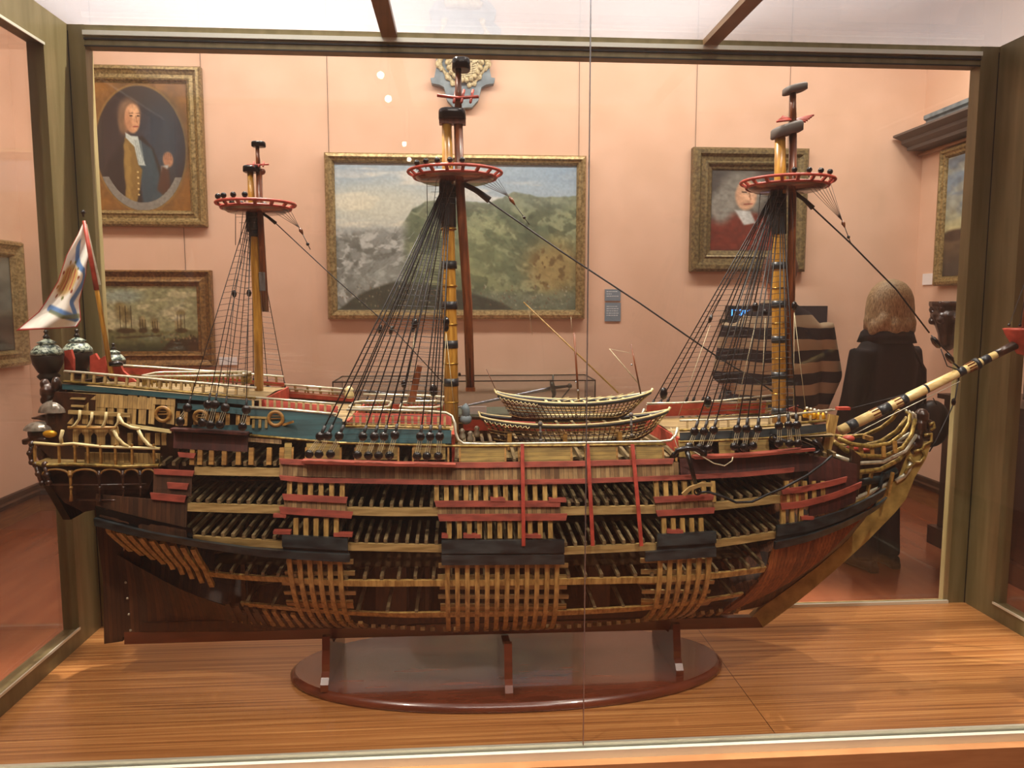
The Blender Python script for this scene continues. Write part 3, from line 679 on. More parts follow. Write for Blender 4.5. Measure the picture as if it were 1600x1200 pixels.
# front: two butted panes in a bright channel
SX = .3027
build(MB().box2((CX0+.01, CY0-.012, CZ0-.03), (SX-.0012, CY0-.006, CZ1+.01)), 'front_pane', 'glass', case)
build(MB().box2((SX+.0012, CY0-.012, CZ0-.03), (CX1-.01, CY0-.006, CZ1+.01)), 'front_pane', 'glass', case)
rail((SX-.0012, CY0-.0125, CZ0), (SX+.0012, CY0-.006, CZ1), 'silicone_joint', 'steel')
rail((CX0, CY0-.006, CZ0-.02), (CX1, CY0+.002, CZ0+.002), 'front_channel', 'alu')
rail((CX0, CY0-.024, CZ0-.03), (CX1, CY0-.012, CZ0-.008), 'front_channel', 'alu')
rail((CX0-.02, CY0-.05, CZ0-.09), (CX1+.02, CY0-.012, CZ0-.03), 'base_rail', 'casebase')
rail((CX0-.02, CY0-.04, 0), (CX1+.02, CY1+.06, CZ0-.09), 'base', 'casered')
for xx in (-.95, .075, .95):
    rail((xx-.02, CY0-.055, .02), (xx+.02, CY0-.04, CZ0-.09), 'base_stile', 'casebase')
rail((CX0-.02, CY0-.055, .0), (CX1+.02, CY0-.04, .05), 'base_rail', 'casebase')
rail((CX0, CY0-.004, CZ0-.09), (CX1, CY1+.04, CZ0), 'case_floor', 'casefloor', 'honey sapele floor board of the case')
# roof: glazing with bars
rail((CX0-.05, CY0-.04, CZ1), (CX1+.05, CY0, CZ1+.03))
for x_ in (-.2219, .8479): rail((x_-.025, CY0, CZ1), (x_+.025, CY1, CZ1+.02), 'roof_bar', 'roofbar')
build(MB().box2((CX0-.02, CY0-.02, CZ1+.021), (CX1+.02, CY1+.02, CZ1+.027)), 'roof_pane', 'roofglass', case)

# ============================================================ THE SHIP MODEL
YC = 2.2
ship = thing('ship_model', 'open framed wooden model of a three masted warship on a mahogany stand', 'model ship', (0, YC, .58))
def interp(x, tab):
    if x <= tab[0][0]: return tab[0][1]
    for (a, fa), (b, fb) in zip(tab, tab[1:]):
        if x <= b: return fa+(fb-fa)*(x-a)/(b-a)
    return tab[-1][1]
WALE = [(-1.05, 1.05), (-.943, 1.024), (-.792, .982), (-.532, .942), (-.291, .916), (-.053, .903), (.273, .897), (.491, .902), (.685, .910), (.848, .926), (1.01, .963), (1.152, 1.016), (1.3, 1.10)]
RAB = [(.604, .845), (.638, .925), (.707, 1.024), (.767, 1.103), (.844, 1.19), (.963, 1.276), (1.045, 1.325), (1.134, 1.361), (1.4, 1.40)]
def wale(x): return interp(x, WALE)
def halfb(x, z):
    zw = wale(x); zk = .615
    t = (z-zk)/(zw-zk)
    xr = interp(z, RAB)
    u = max(0., min(1., (xr-x)/(.62 if t > .8 else .62+.3*(.8-max(t, 0)))))
    lo = max(0., min(1., 1-t))
    fb = (1-(1-u)**2.3)**(.60+.35*lo)
    xa = -1.06
    v = max(0., min(1., (x-xa)/(.75+.45*lo)))
    tw = .60*max(0., min(1., (z-.86)/.12))
    fs = tw+(1-tw)*(1-(1-v)**2.2)**(1+.9*lo)
    if t <= 0: g = .05
    elif t < 1:
        g = (1-(1-t)**2.7)**.62
        e = 1.6*(1-min(1, v*1.1))+.35*(1-min(1, u*1.3)); g = g**(1+e)
    else:
        s_ = (z-zw)/.36; g = 1-.34*min(s_, 1.25)**1.25
    return max(.012, .272*fb*fs*g)
def hs(px, py, out=0.0):
    Y = 1.97
    for i in range(25):
        q = aty(px, py, Y); Y = .5*Y+.5*(YC-halfb(q.x, q.z)-out)
    return aty(px, py, Y)
def hp(x, z, s_, out=0.0): return Vector((x, YC-s_*(halfb(x, z)+out), z))
def PC(px, py, dy=0.0): return aty(px, py, YC-dy)
MM = .00165    # metres per picture unit at the near side of the hull
def xzline(pts): return [(q.x, q.z) for q in (hs(*p_) for p_ in pts)]
def strake(name, mat, tab, h, th, out, s_=1, par=None, bevel=True, ends=None, label=None):
    """plank that follows the hull skin; tab of (x, z) for its centre line"""
    x0, x1 = tab[0][0], tab[-1][0]; n = max(2, int(abs(x1-x0)/.03)+1); rows = []
    for i in range(n+1):
        x = x0+(x1-x0)*i/n; z = interp(x, tab) if x1 > x0 else 0; hh = h(x) if callable(h) else h
        za, zb = z+hh/2, z-hh/2; xt = x; xb = x
        if ends and i in (0, n): xb = x+(ends if i == 0 else -ends)
        rows.append([hp(xt, za, s_, out-th), hp(xt, za, s_, out), hp(xb, zb, s_, out), hp(xb, zb, s_, out-th), hp(xt, za, s_, out-th)])
    mb = MB().grid(rows); mb.add(rows[0][:4], [(0, 1, 2, 3)]); mb.add(rows[-1][:4], [(3, 2, 1, 0)])
    return build(mb, name, mat, par or ship, label=label)
def S(name, mat, pts, hpx, th=.006, out=.006, both=False, **k):
    tab = xzline(pts); hh = hpx*MM
    tab = [(x, z-hh/2) for x, z in tab]
    o = strake(name, mat, tab, hh, th, out, **k)
    if both: strake(name, mat, tab, hh, th, out, -1, **k)
    return o
def rib(x, z0, z1, mat='rib', s_=1, wd=.0122, th=.010, out=0., x2=None, n=9, par=None):
    pts = []; x2 = x if x2 is None else x2
    for i in range(n+1):
        t = i/n; z = z0+(z1-z0)*t; xx = x+(x2-x)*t; pts.append(hp(xx, z, s_, out-th/2))
    return MB().sweep(pts, wd, th)
NR = [0]; ribstuff = MB()
def addrib(*a, mat='rib', **k):
    if NR[0] < 100: build(rib(*a, **k), 'rib', mat, ship)
    else:
        m = rib(*a, **k); ribstuff.add(m.v, m.f)
    NR[0] += 1
def patch(name, mat, top, bot, out=0.0, th=.004, s_=1, nz=6, label=None, x_r=None):
    """skin panel between two (x,z) lines"""
    x0, x1 = top[0][0], top[-1][0]; n = max(2, int((x1-x0)/.03)+1); R1, R2 = [], []
    for i in range(n+1):
        x = x0+(x1-x0)*i/n; za, zb = interp(x, top), interp(x, bot)
        R1.append([hp(x, za+(zb-za)*j/nz, s_, out) for j in range(nz+1)])
        R2.append([hp(x, za+(zb-za)*j/nz, s_, out-th) for j in range(nz+1)])
    mb = MB().grid(R1).grid(R2)
    for r1, r2 in ((R1[0], R2[0]), (R1[-1], R2[-1])): mb.grid([r1, r2])
    mb.grid([[r[0] for r in R1], [r[0] for r in R2]]); mb.grid([[r[-1] for r in R1], [r[-1] for r in R2]])
    return build(mb, name, mat, ship, label=label)
def PP(name, mat, ptop, pbot, **k): return patch(name, mat, xzline(ptop), xzline(pbot), **k)

# ---- backbone
keelpoly = [PC(197, 985), PC(197, 1004), PC(400, 998), PC(780, 988), PC(1190, 978), PC(1180, 962), PC(780, 970), PC(400, 984)]
build(MB().prism(keelpoly, (0, -.012, 0), (0, .012, 0)), 'keel', 'mahog', ship)
stemf = [(1190, 978), (1245, 937), (1272, 915), (1300, 891), (1350, 846), (1395, 800), (1412, 779), (1426, 745), (1444, 715), (1452, 690)]
stemb = [(1418, 690), (1405, 715), (1392, 742), (1366, 786), (1321, 843), (1277, 882), (1237, 912), (1187, 948), (1172, 962)]
build(MB().prism([PC(*q) for q in stemf+stemb], (0, -.011, 0), (0, .011, 0)), 'stem', noisy('mottled yellow stem wood', '7d6530', 'a98d4c', 25, (1, 1, 1), .5), ship)
build(MB().prism([PC(*q) for q in [(197, 1004), (197, 860), (190, 800), (205, 800), (222, 870), (222, 1003)]], (0, -.011, 0), (0, .011, 0)), 'sternpost', 'ribdark', ship)
rud = build(MB().prism([PC(*q) for q in [(165, 1004), (194, 1000), (191, 860), (186, 800), (150, 792), (156, 850), (163, 900)]], (0, -.009, 0), (0, .009, 0)), 'rudder', 'vplankdark', ship)
for yy in (884, 910, 935, 960, 985):
    build(MB().ball(PC(194+(yy-884)*.1, yy, .012), .004, 8), 'pintle', 'silver', rud)
build(MB().box2((-.93, YC-.02, .63), (.83, YC+.02, .655)), 'keelson', 'ribdark', ship)

# ---- far side of the hull: solid dark skin added to block light, ribs and strakes
tt = [(-1.04, 1.36), (-.5, 1.30), (-.05, 1.22), (.6, 1.20), (1.15, 1.22)]
patch('added_far_shell', 'vplankdark', tt, [(-1.04, .98), (-.9, .78), (-.6, .64), (-.2, .615), (.8, .615), (1.15, .80)], s_=-1, th=.004, nz=12)
patch('added_far_shell', 'ribdark', tt, [(-1.04, .98), (-.9, .78), (-.6, .64), (-.2, .615), (.8, .615), (1.15, .80)], s_=-1, out=.006, th=.003, nz=12)
for h_, o_ in ((.30, .004), (.20, .004), (0, .006)):
    strake('far_strake', 'red' if h_ else 'black', [(x/20-1.0, wale(x/20-1.0)+.0+h_*.8) for x in range(0, 43)], .02, .006, o_, -1)
# ---- near side: clamps with the deck beams resting on them
CL_B = xzline([(290, 787), (447, 791), (610, 795), (875, 794), (1022, 791), (1120, 786), (1215, 775)])
CL_C = xzline([(300, 838), (447, 847), (547, 850), (693, 853), (874, 857), (1025, 850), (1116, 846), (1209, 832)])
CL_D = xzline([(310, 893), (447, 903), (537, 908), (693, 908), (872, 906), (1024, 903), (1104, 898), (1192, 888)])
CL_E = xzline([(330, 938), (540, 956), (695, 958), (870, 956), (1012, 948), (1095, 938), (1170, 926)])
CL_A = xzline([(300, 729), (447, 732), (720, 760), (1060, 752), (1250, 742)])
def ext(t, x0, x1): return [(x0, interp(x0, t))]+[q for q in t if x0 < q[0] < x1]+[(x1, interp(x1, t))]
def clamp(tab, hpx, mat):
    hh = hpx*MM
    for s_ in (1, -1): strake('deck_clamp', mat, [(x, z-hh/2) for x, z in tab], hh, .012, -.004, s_)
clamp(ext(CL_B, -.80, .90), 12, 'oakx'); clamp(ext(CL_C, -.75, .88), 11, 'oakx'); clamp(ext(CL_D, -.70, .85), 10, 'rib'); clamp(ext(CL_E, -.62, .80), 11, 'rib')
clamp(xzline([(303, 730), (447, 733)]), 12, 'oakx')
NB = [0]; beamstuff = MB()
def beams(tab, x0, x1, pitch, mat, w_=.0085, h_=.011, drop=0.0, skip=None):
    x = x0
    while x < x1:
        xx = x+random.uniform(-.002, .002)
        if not (skip and skip(x)):
            z = interp(x, tab)+h_/2-drop; hb = halfb(x, z)-.008; mb = MB()
            if hb > .03:
                pts = [Vector((xx, YC+hb*k, z+.010*(1-k*k))) for k in (-1, -.5, 0, .5, 1)]
                mb.sweep(pts, w_, h_)
                if NB[0] < 100: build(mb, 'deck_beam', mat, ship)
                else: beamstuff.add(mb.v, mb.f)
                NB[0] += 1
        x += pitch
gapB = lambda x: (-.47 < x < -.31) or (-.06 < x < .24) or (.53 < x < .66)
beams(CL_B, -.76, .92, .0262, 'beam', skip=gapB)
beams(CL_C, -.72, .90, .0262, 'beam', skip=gapB)
beams(CL_B, -.76, .92, .0262, 'beam', skip=lambda x: not gapB(x))
beams(CL_C, -.72, .90, .0262, 'beam', skip=lambda x: not gapB(x))
beams(CL_D, -.66, .85, .045, 'ribdark'); beams(CL_E, -.6, .78, .08, 'ribdark', drop=.006)
beams(xzline([(290, 729), (720, 726), (1050, 720), (1290, 715)]), -.80, 1.05, .0262, 'oak')
if beamstuff.v: build(beamstuff, 'deck_beam', 'beam', ship, 'stuff', label='further deck beams inside the hull')
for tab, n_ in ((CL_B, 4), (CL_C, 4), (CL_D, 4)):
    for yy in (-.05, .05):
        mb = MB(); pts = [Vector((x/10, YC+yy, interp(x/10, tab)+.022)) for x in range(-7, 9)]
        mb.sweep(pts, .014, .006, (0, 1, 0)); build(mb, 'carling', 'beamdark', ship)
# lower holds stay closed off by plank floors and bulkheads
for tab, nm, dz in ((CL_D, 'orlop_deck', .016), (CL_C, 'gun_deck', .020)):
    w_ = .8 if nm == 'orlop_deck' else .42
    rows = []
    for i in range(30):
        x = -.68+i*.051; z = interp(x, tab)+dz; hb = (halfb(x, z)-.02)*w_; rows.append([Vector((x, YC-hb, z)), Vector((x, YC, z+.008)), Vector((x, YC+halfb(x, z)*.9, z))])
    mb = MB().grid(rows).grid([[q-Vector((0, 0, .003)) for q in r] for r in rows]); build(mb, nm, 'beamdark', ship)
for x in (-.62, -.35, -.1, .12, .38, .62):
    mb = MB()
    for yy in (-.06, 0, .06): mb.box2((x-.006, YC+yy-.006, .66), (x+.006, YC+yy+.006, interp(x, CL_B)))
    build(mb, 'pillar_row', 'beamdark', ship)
for x0_, x1_ in ((-.25, -.16), (.36, .44)):
    build(MB().box2((x0_, YC-.05, .66), (x1_, YC+.05, interp(x0_, CL_C)-.01)), 'pump_well', 'ribdark', ship)

# ---- near side ribs: three standing clusters, then canted bow and stern frames
def xat(px, py): return hs(px, py).x
def zat(px, py): return hs(px, py).z
ptch = .0254
low = [(xat(px, 880), (955, 975)[i % 2]) for i, px in enumerate(np.arange(697, 884, 15.6))]
for px in np.arange(699, 882, 15.6): addrib(xat(px, 890), .632, zat(px, 862))
for px in np.arange(452, 545, 15.8): addrib(xat(px, 880), .70, zat(px, 858))
for px in np.arange(1032, 1112, 15.2): addrib(xat(px, 880), .66, zat(px, 855))
zu0 = lambda x: wale(x)+.045
for px in list(np.arange(462, 530, 15.8))+list(np.arange(702, 872, 15.8))+list(np.arange(1038, 1108, 14.5)):
    x = xat(px, 825); addrib(x, zat(px, 842), zat(px, 810))
for px in list(np.arange(452, 545, 16.5))+list(np.arange(682, 880, 15.4))+list(np.arange(1026, 1115, 14.8))+list(np.arange(1230, 1290, 14)):
    x = xat(px, 765); addrib(x, zat(px, 785), zat(px, 752))
for px in np.arange(1224, 1262, 14): x = xat(px, 800); addrib(x, zat(px, 822), zat(px, 790))
# alternate futtocks at the floor, showing as square gaps
for a_, b_ in ((690, 880), (560, 690), (880, 1020), (1020, 1180), (330, 560)):
    for px in np.arange(a_+7, b_, 15.6):
        x = PC(px, 975, .1).x; mb = rib(x, .628, .672 if (a_ == 690) else .655, th=.010, out=0)
        ribstuff.add(mb.v, mb.f)
for i in range(19):        # canted bow frames
    xt = .856+i*.0175; xb = .80+i*.0085
    zt_ = wale(xt)-.012
    m = rib(xt, zt_, .64+i*.007, x2=xb, wd=.0158, th=.009, n=12); build(m, 'bow_frame', 'vplankor', ship)
for i in range(9):        # after ribs curling in to the deadwood
    x = xat(262+(-8*i), 870) if i else xat(262, 870)
    x = -.70-.028*i; zt_ = wale(x)-.03
    build(rib(x, zt_, zt_-.14+.006*i, x2=x+.012, wd=.013, th=.010), 'after_frame', 'rib', ship)
for i in range(15):
    x = -.66+.027*i; zt_ = .70+.0*i
    build(rib(x, .735-.003*i, .635, x2=x+.004, wd=.012, th=.008, out=.003), 'floor_timber', 'rib' if i > 3 else 'ribdark', ship)
if ribstuff.v: build(ribstuff, 'rib', 'rib', ship, 'stuff', label='further frames low in the hull')
patch('deadwood', 'vplankdark', [(-.985, .86), (-.9, .82), (-.8, .77), (-.7, .73), (-.6, .70), (-.45, .67), (-.25, .64)], [(-.985, .61), (-.25, .61)], out=-.001)
patch('deadwood', 'vplankdark', [(-.985, .86), (-.9, .82), (-.8, .77), (-.7, .73), (-.6, .70), (-.45, .67), (-.25, .64)], [(-.985, .61), (-.25, .61)], out=-.001, s_=-1)
patch('bow_planking', 'vplankdark', [(.84, .90), (1.0, .95), (1.2, 1.05)], [(.80, .62), (.95, .65), (1.15, .82), (1.2, .86)], out=-.012)
patch('bow_planking', 'vplankor', [(.84, .90), (1.0, .95), (1.2, 1.05)], [(.80, .62), (.95, .65), (1.15, .82), (1.2, .86)], out=-.0, s_=-1)
# inner ceiling strakes seen between the ribs
for (a_, b_) in ((684, 890), (440, 556), (1000, 1118)):
    for yy in (887, 905, 921, 936, 950):
        d = abs(yy-915)*.12+random.uniform(-3, 3); yo = -6 if a_ < 500 else (-8 if a_ > 900 else 0)
        tab = [(xat(px, yy+yo), zat(px, yy+yo)) for px in (a_+d, (a_+b_)/2, b_-d)]
        strake('ceiling_strake', 'oakx', tab, .012, .008, -.014)
        if yy == 950: strake('floor_planking', 'oak', [(x, z-.012) for x, z in tab], .022, .004, -.010)

# ---- near side wales, red strakes and panels
def RED(pts, h, **k): return S('red_strake', 'red', pts, h, out=.007, ends=.004, **k)
RED([(437, 716), (480, 718), (712, 722), (760, 722), (900, 720), (1052, 716)], 8)
RED([(437, 742), (480, 746), (712, 750), (900, 748), (1062, 742), (1150, 738), (1240, 730)], 7)
RED([(442, 771), (544, 776)], 9); RED([(679, 782), (876, 782)], 9); RED([(1020, 776), (1115, 771)], 9)
RED([(437, 791), (552, 799)], 10); RED([(684, 803), (886, 802)], 10); RED([(1024, 797), (1116, 792)], 9)
RED([(241, 732), (305, 735)], 8); RED([(279, 706), (307, 708)], 7); RED([(262, 753), (296, 755)], 9); RED([(236, 769), (292, 774)], 10)
RED([(1219, 763), (1250, 760), (1290, 752), (1322, 744)], 9); RED([(1218, 786), (1250, 783), (1300, 770), (1345, 752)], 10)
for a_ in ((428, 802, 448), (428, 828, 455), (522, 832, 551), (724, 834, 751), (817, 834, 845), (766, 777, 789), (857, 778, 884), (1041, 827, 1066), (1250, 806, 1270), (690, 834, 700)):
    S('port_sill', 'red', [(a_[0], a_[1]), (a_[2], a_[1]+.5)], 5, out=.009, th=.02)
S('black_wale', 'black', [(442, 834), (544, 840)], 18, th=.010, out=.010); S('black_wale', 'black', [(690, 843), (881, 842)], 20, th=.010, out=.010)
S('black_wale', 'black', [(1026, 834), (1117, 829)], 18, th=.010, out=.010)
S('black_wale', 'black', [(1212, 820), (1260, 813), (1310, 798), (1350, 780), (1382, 762)], 17, th=.010, out=.010)
S('black_wale', 'black', [(150, 808), (237, 830), (310, 843), (400, 855), (470, 860), (547, 864)], 12, th=.014, out=.014)
S('black_wale', 'black', [(690, 866), (881, 865)], 15, th=.012, out=.012); S('black_wale', 'black', [(1007, 861), (1117, 853)], 15, th=.012, out=.012)
S('black_wale', 'black', [(1209, 845), (1260, 834), (1310, 816), (1350, 797), (1384, 776)], 13, th=.012, out=.012)
S('black_planking', 'black', [(442, 850), (544, 857)], 10, out=.002); S('black_planking', 'black', [(690, 862), (881, 861)], 8, out=.002)
S('black_planking', 'black', [(1026, 850), (1117, 846)], 10, out=.002); S('black_planking', 'black', [(1212, 836), (1310, 813), (1370, 780)], 14, out=.004)
S('wale_planking', 'blackgloss', [(150, 790), (237, 812), (300, 826)], 26, out=.002)
PP('upright_planking', 'vplankdark', [(150, 772), (237, 780), (292, 782)], [(150, 812), (237, 832), (300, 842)])
PP('upright_planking', 'vplankdark', [(240, 740), (300, 743)], [(240, 772), (298, 776)])
PP('upright_planking', 'vplank', [(444, 780), (542, 785)], [(444, 794), (546, 800)]); PP('upright_planking', 'vplank', [(684, 791), (876, 791)], [(684, 805), (880, 804)])
PP('upright_planking', 'vplank', [(1024, 785), (1115, 779)], [(1024, 798), (1115, 793)])
PP('upright_planking', 'vplank', [(437, 724), (600, 727), (712, 729), (900, 728), (1060, 722)], [(437, 743), (600, 748), (712, 751), (900, 750), (1060, 744)])
PP('upright_planking', 'vplankred', [(1062, 716), (1160, 714), (1272, 708)], [(1062, 744), (1160, 742), (1272, 735)])
PP('bow_side_planking', 'vplankred', [(1262, 712), (1300, 716), (1340, 726)], [(1262, 808), (1300, 800), (1345, 782)], out=-.002)
PP('bow_side_planking', 'vplankor', [(1220, 774), (1262, 770)], [(1220, 788), (1262, 785)])
PP('upright_planking', 'vplankred', [(272, 676), (388, 682)], [(272, 700), (300, 702), (388, 706)], out=.001)
PP('upright_planking', 'vplank', [(388, 684), (440, 687)], [(388, 690), (440, 694)])
# small posts of the gun port frames in the upper tier
for px in (300, 312, 330, 350, 372, 392, 420, 440): addrib(xat(px, 715), zat(px, 727), zat(px, 700), mat='oak')
# waist bulwark with its gun ports
for a_, b_ in ((445, 456), (479, 531), (556, 622), (646, 696), (720, 788), (819, 892), (920, 962), (993, 1035), (1060, 1084), (1122, 1146), (1170, 1200), (1215, 1240)):
    yt = 697 if 700 < a_ < 1056 else (692 if a_ < 700 else 690 - (a_-1056)*.03)
    dy_ = (a_-1000)*.03 if a_ > 1000 else 0
    PP('bulwark_panel', 'yplank', [(a_, yt-dy_), (b_, yt-dy_)], [(a_, yt+26-dy_), (b_, yt+26-dy_)], out=.001)
for px in (789, 810, 892, 914, 963, 984, 1035, 1055, 700, 718, 622, 645, 532, 555, 457, 478):
    S('port_frame', 'oak', [(px-1, 699), (px+2, 699)], 22, out=.002)
# blue bulwarks
zb = lambda tab: tab
PP('blue_bulwark', 'blue', [(396, 638), (470, 642), (520, 648), (535, 655)], [(396, 678), (450, 683), (530, 690), (535, 690)], out=.002)
PP('blue_bulwark', 'blue', [(535, 668), (560, 669), (705, 672)], [(535, 690), (600, 692), (709, 693)], out=.002)
PP('blue_bulwark', 'blue', [(98, 600), (175, 606), (305, 617), (340, 621), (398, 626)], [(98, 608), (175, 614), (305, 625), (340, 628), (398, 634)], out=.002)
PP('blue_bulwark', 'blue', [(278, 630), (340, 634), (398, 640)], [(278, 638), (340, 643), (398, 650)], out=.003)
PP('blue_bulwark', 'blue', [(300, 664), (398, 664)], [(300, 672), (398, 676)], out=.001)
PP('black_bulwark', 'black', [(1062, 676), (1200, 670), (1290, 662)], [(1062, 688), (1200, 682), (1290, 676)], out=.002)
# gun port window left in the blue bulwark
for px in (395, 405, 415): S('port_frame', 'yplank', [(px, 655), (px+4, 655)], 13, out=.006)
S('port_frame', 'yplank', [(392, 650), (418, 651)], 3, out=.006)
def wreath(px, py, r):
    c = hs(px, py, .006); mb = MB(); pts = [c+Vector((r*math.cos(t), -.002, r*math.sin(t))) for t in np.linspace(0, 2*math.pi, 22, endpoint=False)]
    mb.tube(pts, r*.26, 6, True); mb.box(c, (r*1.7, .004, r*.16)); mb.box(c+Vector((0, 0, r*.4)), (r*1.5, .004, r*.12)); build(mb, 'port_wreath', 'oak', ship)
wreath(431, 654, .018); wreath(255, 647, .018); wreath(314, 652, .017)
build(MB().bar(hs(442, 664, 0), hs(458, 659, .02), .006, .006), 'cannon_tompion', 'oak', ship)
# after side panel above the gallery
PP('quarter_panel', 'tanplank', [(106, 613), (170, 616), (272, 626)], [(106, 622), (170, 626), (272, 634)], out=.001)
for px0, px1 in ((106, 116), (130, 139), (150, 166), (169, 179), (184, 195), (200, 214), (218, 230), (234, 243), (262, 274)):
    PP('quarter_panel', 'tanplank', [(px0, 617), (px1, 618)], [(px0, 662), (px1, 664)], out=.0)
PP('quarter_panel', 'tanplank', [(152, 620), (240, 626)], [(152, 636), (240, 640)], out=.001)
S('quarter_rail', 'oakx', [(110, 640), (160, 642), (206, 645)], 6, out=.012); S('quarter_rail', 'cream', [(205, 662), (270, 671)], 5, out=.010)
S('quarter_rail', 'oakx', [(110, 620), (136, 621)], 3, out=.010); S('quarter_rail', 'oakx', [(114, 632), (134, 633)], 3, out=.010)
for px in (278, 290, 306, 322, 340, 356, 372, 388): S('port_frame', 'oak', [(px-3, 643), (px+3, 643)], 22, out=-.001)

# ---- rails along the sides (near and far)
def railing(name, mat, pts, r=.0035, both=True, out=.0, flat=1.6):
    P0 = [hs(*p_, out) for p_ in pts]
    build(MB().tube(P0, r, 6, flat=flat), name, mat, ship)
    if both: build(MB().tube([Vector((q.x, 2*YC-q.y, q.z)) for q in P0], r, 6, flat=flat), name, mat, ship)
    return P0
railing('sheer_rail', 'silver', [(101, 580), (140, 583), (175, 586), (250, 593), (335, 600), (400, 606)])
railing('sheer_rail', 'gilt', [(100, 596), (175, 602), (240, 608), (305, 614), (400, 622)], .004)
railing('sheer_rail', 'silver', [(386, 620), (450, 625), (525, 631)], .003); railing('sheer_rail', 'silver', [(387, 636), (450, 640), (525, 647)], .004)
railing('sheer_rail', 'silver', [(542, 640), (600, 641), (660, 642), (697, 645), (706, 650), (711, 662), (712, 676), (716, 687), (724, 693), (760, 694), (900, 692), (1030, 690), (1048, 688), (1056, 680), (1059, 668)], .004, flat=1)
railing('sheer_rail', 'gilt', [(540, 666), (620, 667), (703, 670)], .0035); railing('sheer_rail', 'gilt', [(391, 680), (450, 685), (530, 692), (710, 697), (900, 696), (1040, 694)], .0035)
railing('sheer_rail', 'silver', [(1062, 657), (1120, 656), (1200, 652), (1300, 640)], .003); railing('sheer_rail', 'gilt', [(1062, 672), (1130, 670), (1220, 664), (1290, 657)], .004)
railing('sheer_rail', 'gilt', [(1062, 690), (1130, 688), (1220, 683), (1290, 676)], .003); railing('sheer_rail', 'gilt', [(542, 662), (703, 665)], .002)
def posts(name, mat, a, b, n, both=True, out=0, wd=.006):
    for i in range(n):
        t = (i+.5)/n; p0 = hs(a[0]+(b[0]-a[0])*t, a[1]+(b[1]-a[1])*t, out); p1 = hs(a[2]+(b[2]-a[2])*t, a[3]+(b[3]-a[3])*t, out)
        build(MB().bar(p0, p1, wd, wd), name, mat, ship)
        if both and i % 2 == 0:
            build(MB().bar(Vector((p0.x, 2*YC-p0.y, p0.z)), Vector((p1.x, 2*YC-p1.y, p1.z)), wd, wd), name, mat, ship)
posts('rail_post', 'oakx', (105, 581, 104, 597), (395, 606, 394, 621), 17)
posts('rail_post', 'oakx', (390, 621, 390, 636), (525, 631, 525, 646), 12)
posts('rail_post', 'oakx', (548, 648, 548, 665), (700, 650, 700, 668), 15)
posts('rail_post', 'oakx', (1066, 658, 1066, 671), (1290, 648, 1290, 657), 14)
# red inner bulwarks on the far side
def farwall(pts_t, pts_b, nm='inner_bulwark', mat='redbright'):
    patch(nm, mat, [(q.x, q.z) for q in (hs(*p_) for p_ in pts_t)], [(q.x, q.z) for q in (hs(*p_) for p_ in pts_b)], s_=-1, out=-.002)
farwall([(100, 583), (222, 593), (250, 603), (400, 618)], [(100, 600), (250, 612), (400, 625)]); farwall([(390, 633), (525, 644)], [(390, 645), (525, 655)])
farwall([(545, 658), (705, 660)], [(545, 668), (705, 672)]); farwall([(725, 690), (1050, 688)], [(725, 712), (1050, 712)]); farwall([(1062, 660), (1280, 652)], [(1062, 684), (1280, 676)])
for a_, b_, m_ in (((545, 648), (705, 650), 0),):
    patch('inner_bulwark', 'redbright', xzline([(548, 650), (705, 652)]), xzline([(548, 668), (705, 671)]), out=-.05)
patch('inner_bulwark', 'redbright', xzline([(390, 626), (525, 637)]), xzline([(390, 640), (525, 648)]), out=-.03)
# far upper balustrades
railing_pts = [hs(410, 612), hs(480, 617), hs(548, 622)]
def fartube(pts, mat='silver', r=.003): build(MB().tube([Vector((q.x, 2*YC-q.y, q.z)) for q in pts], r, 6), 'far_rail', mat, ship)
def atfar(px, py, out=0):
    Y = 2.4
    for i in range(25):
        q = aty(px, py, Y); Y = .5*Y+.5*(YC+halfb(q.x, q.z)+out)
    return aty(px, py, Y)
for L_, m_, r_ in (([(410, 605), (480, 609), (548, 614)], 'silver', .003), ([(412, 617), (480, 621), (540, 626)], 'oakx', .003), ([(1010, 633), (1100, 630), (1205, 627)], 'silver', .0035), ([(1010, 646), (1100, 643), (1205, 639)], 'gilt', .003), ([(1200, 641), (1260, 648), (1305, 640)], 'silver', .003)):
    build(MB().tube([atfar(*q) for q in L_], r_, 6, flat=1.5), 'far_rail', m_, ship)
for i in range(11):
    a_ = atfar(415+i*12.4, 605.5+i*.8); b_ = atfar(415+i*12.4, 618+i*.75); build(MB().bar(a_, b_, .005, .005), 'rail_post', 'oakx', ship)
for i in range(14):
    a_ = atfar(1016+i*14, 633-i*.4); b_ = atfar(1016+i*14, 645-i*.5); build(MB().bar(a_, b_, .006, .006), 'rail_post', 'oakx', ship)
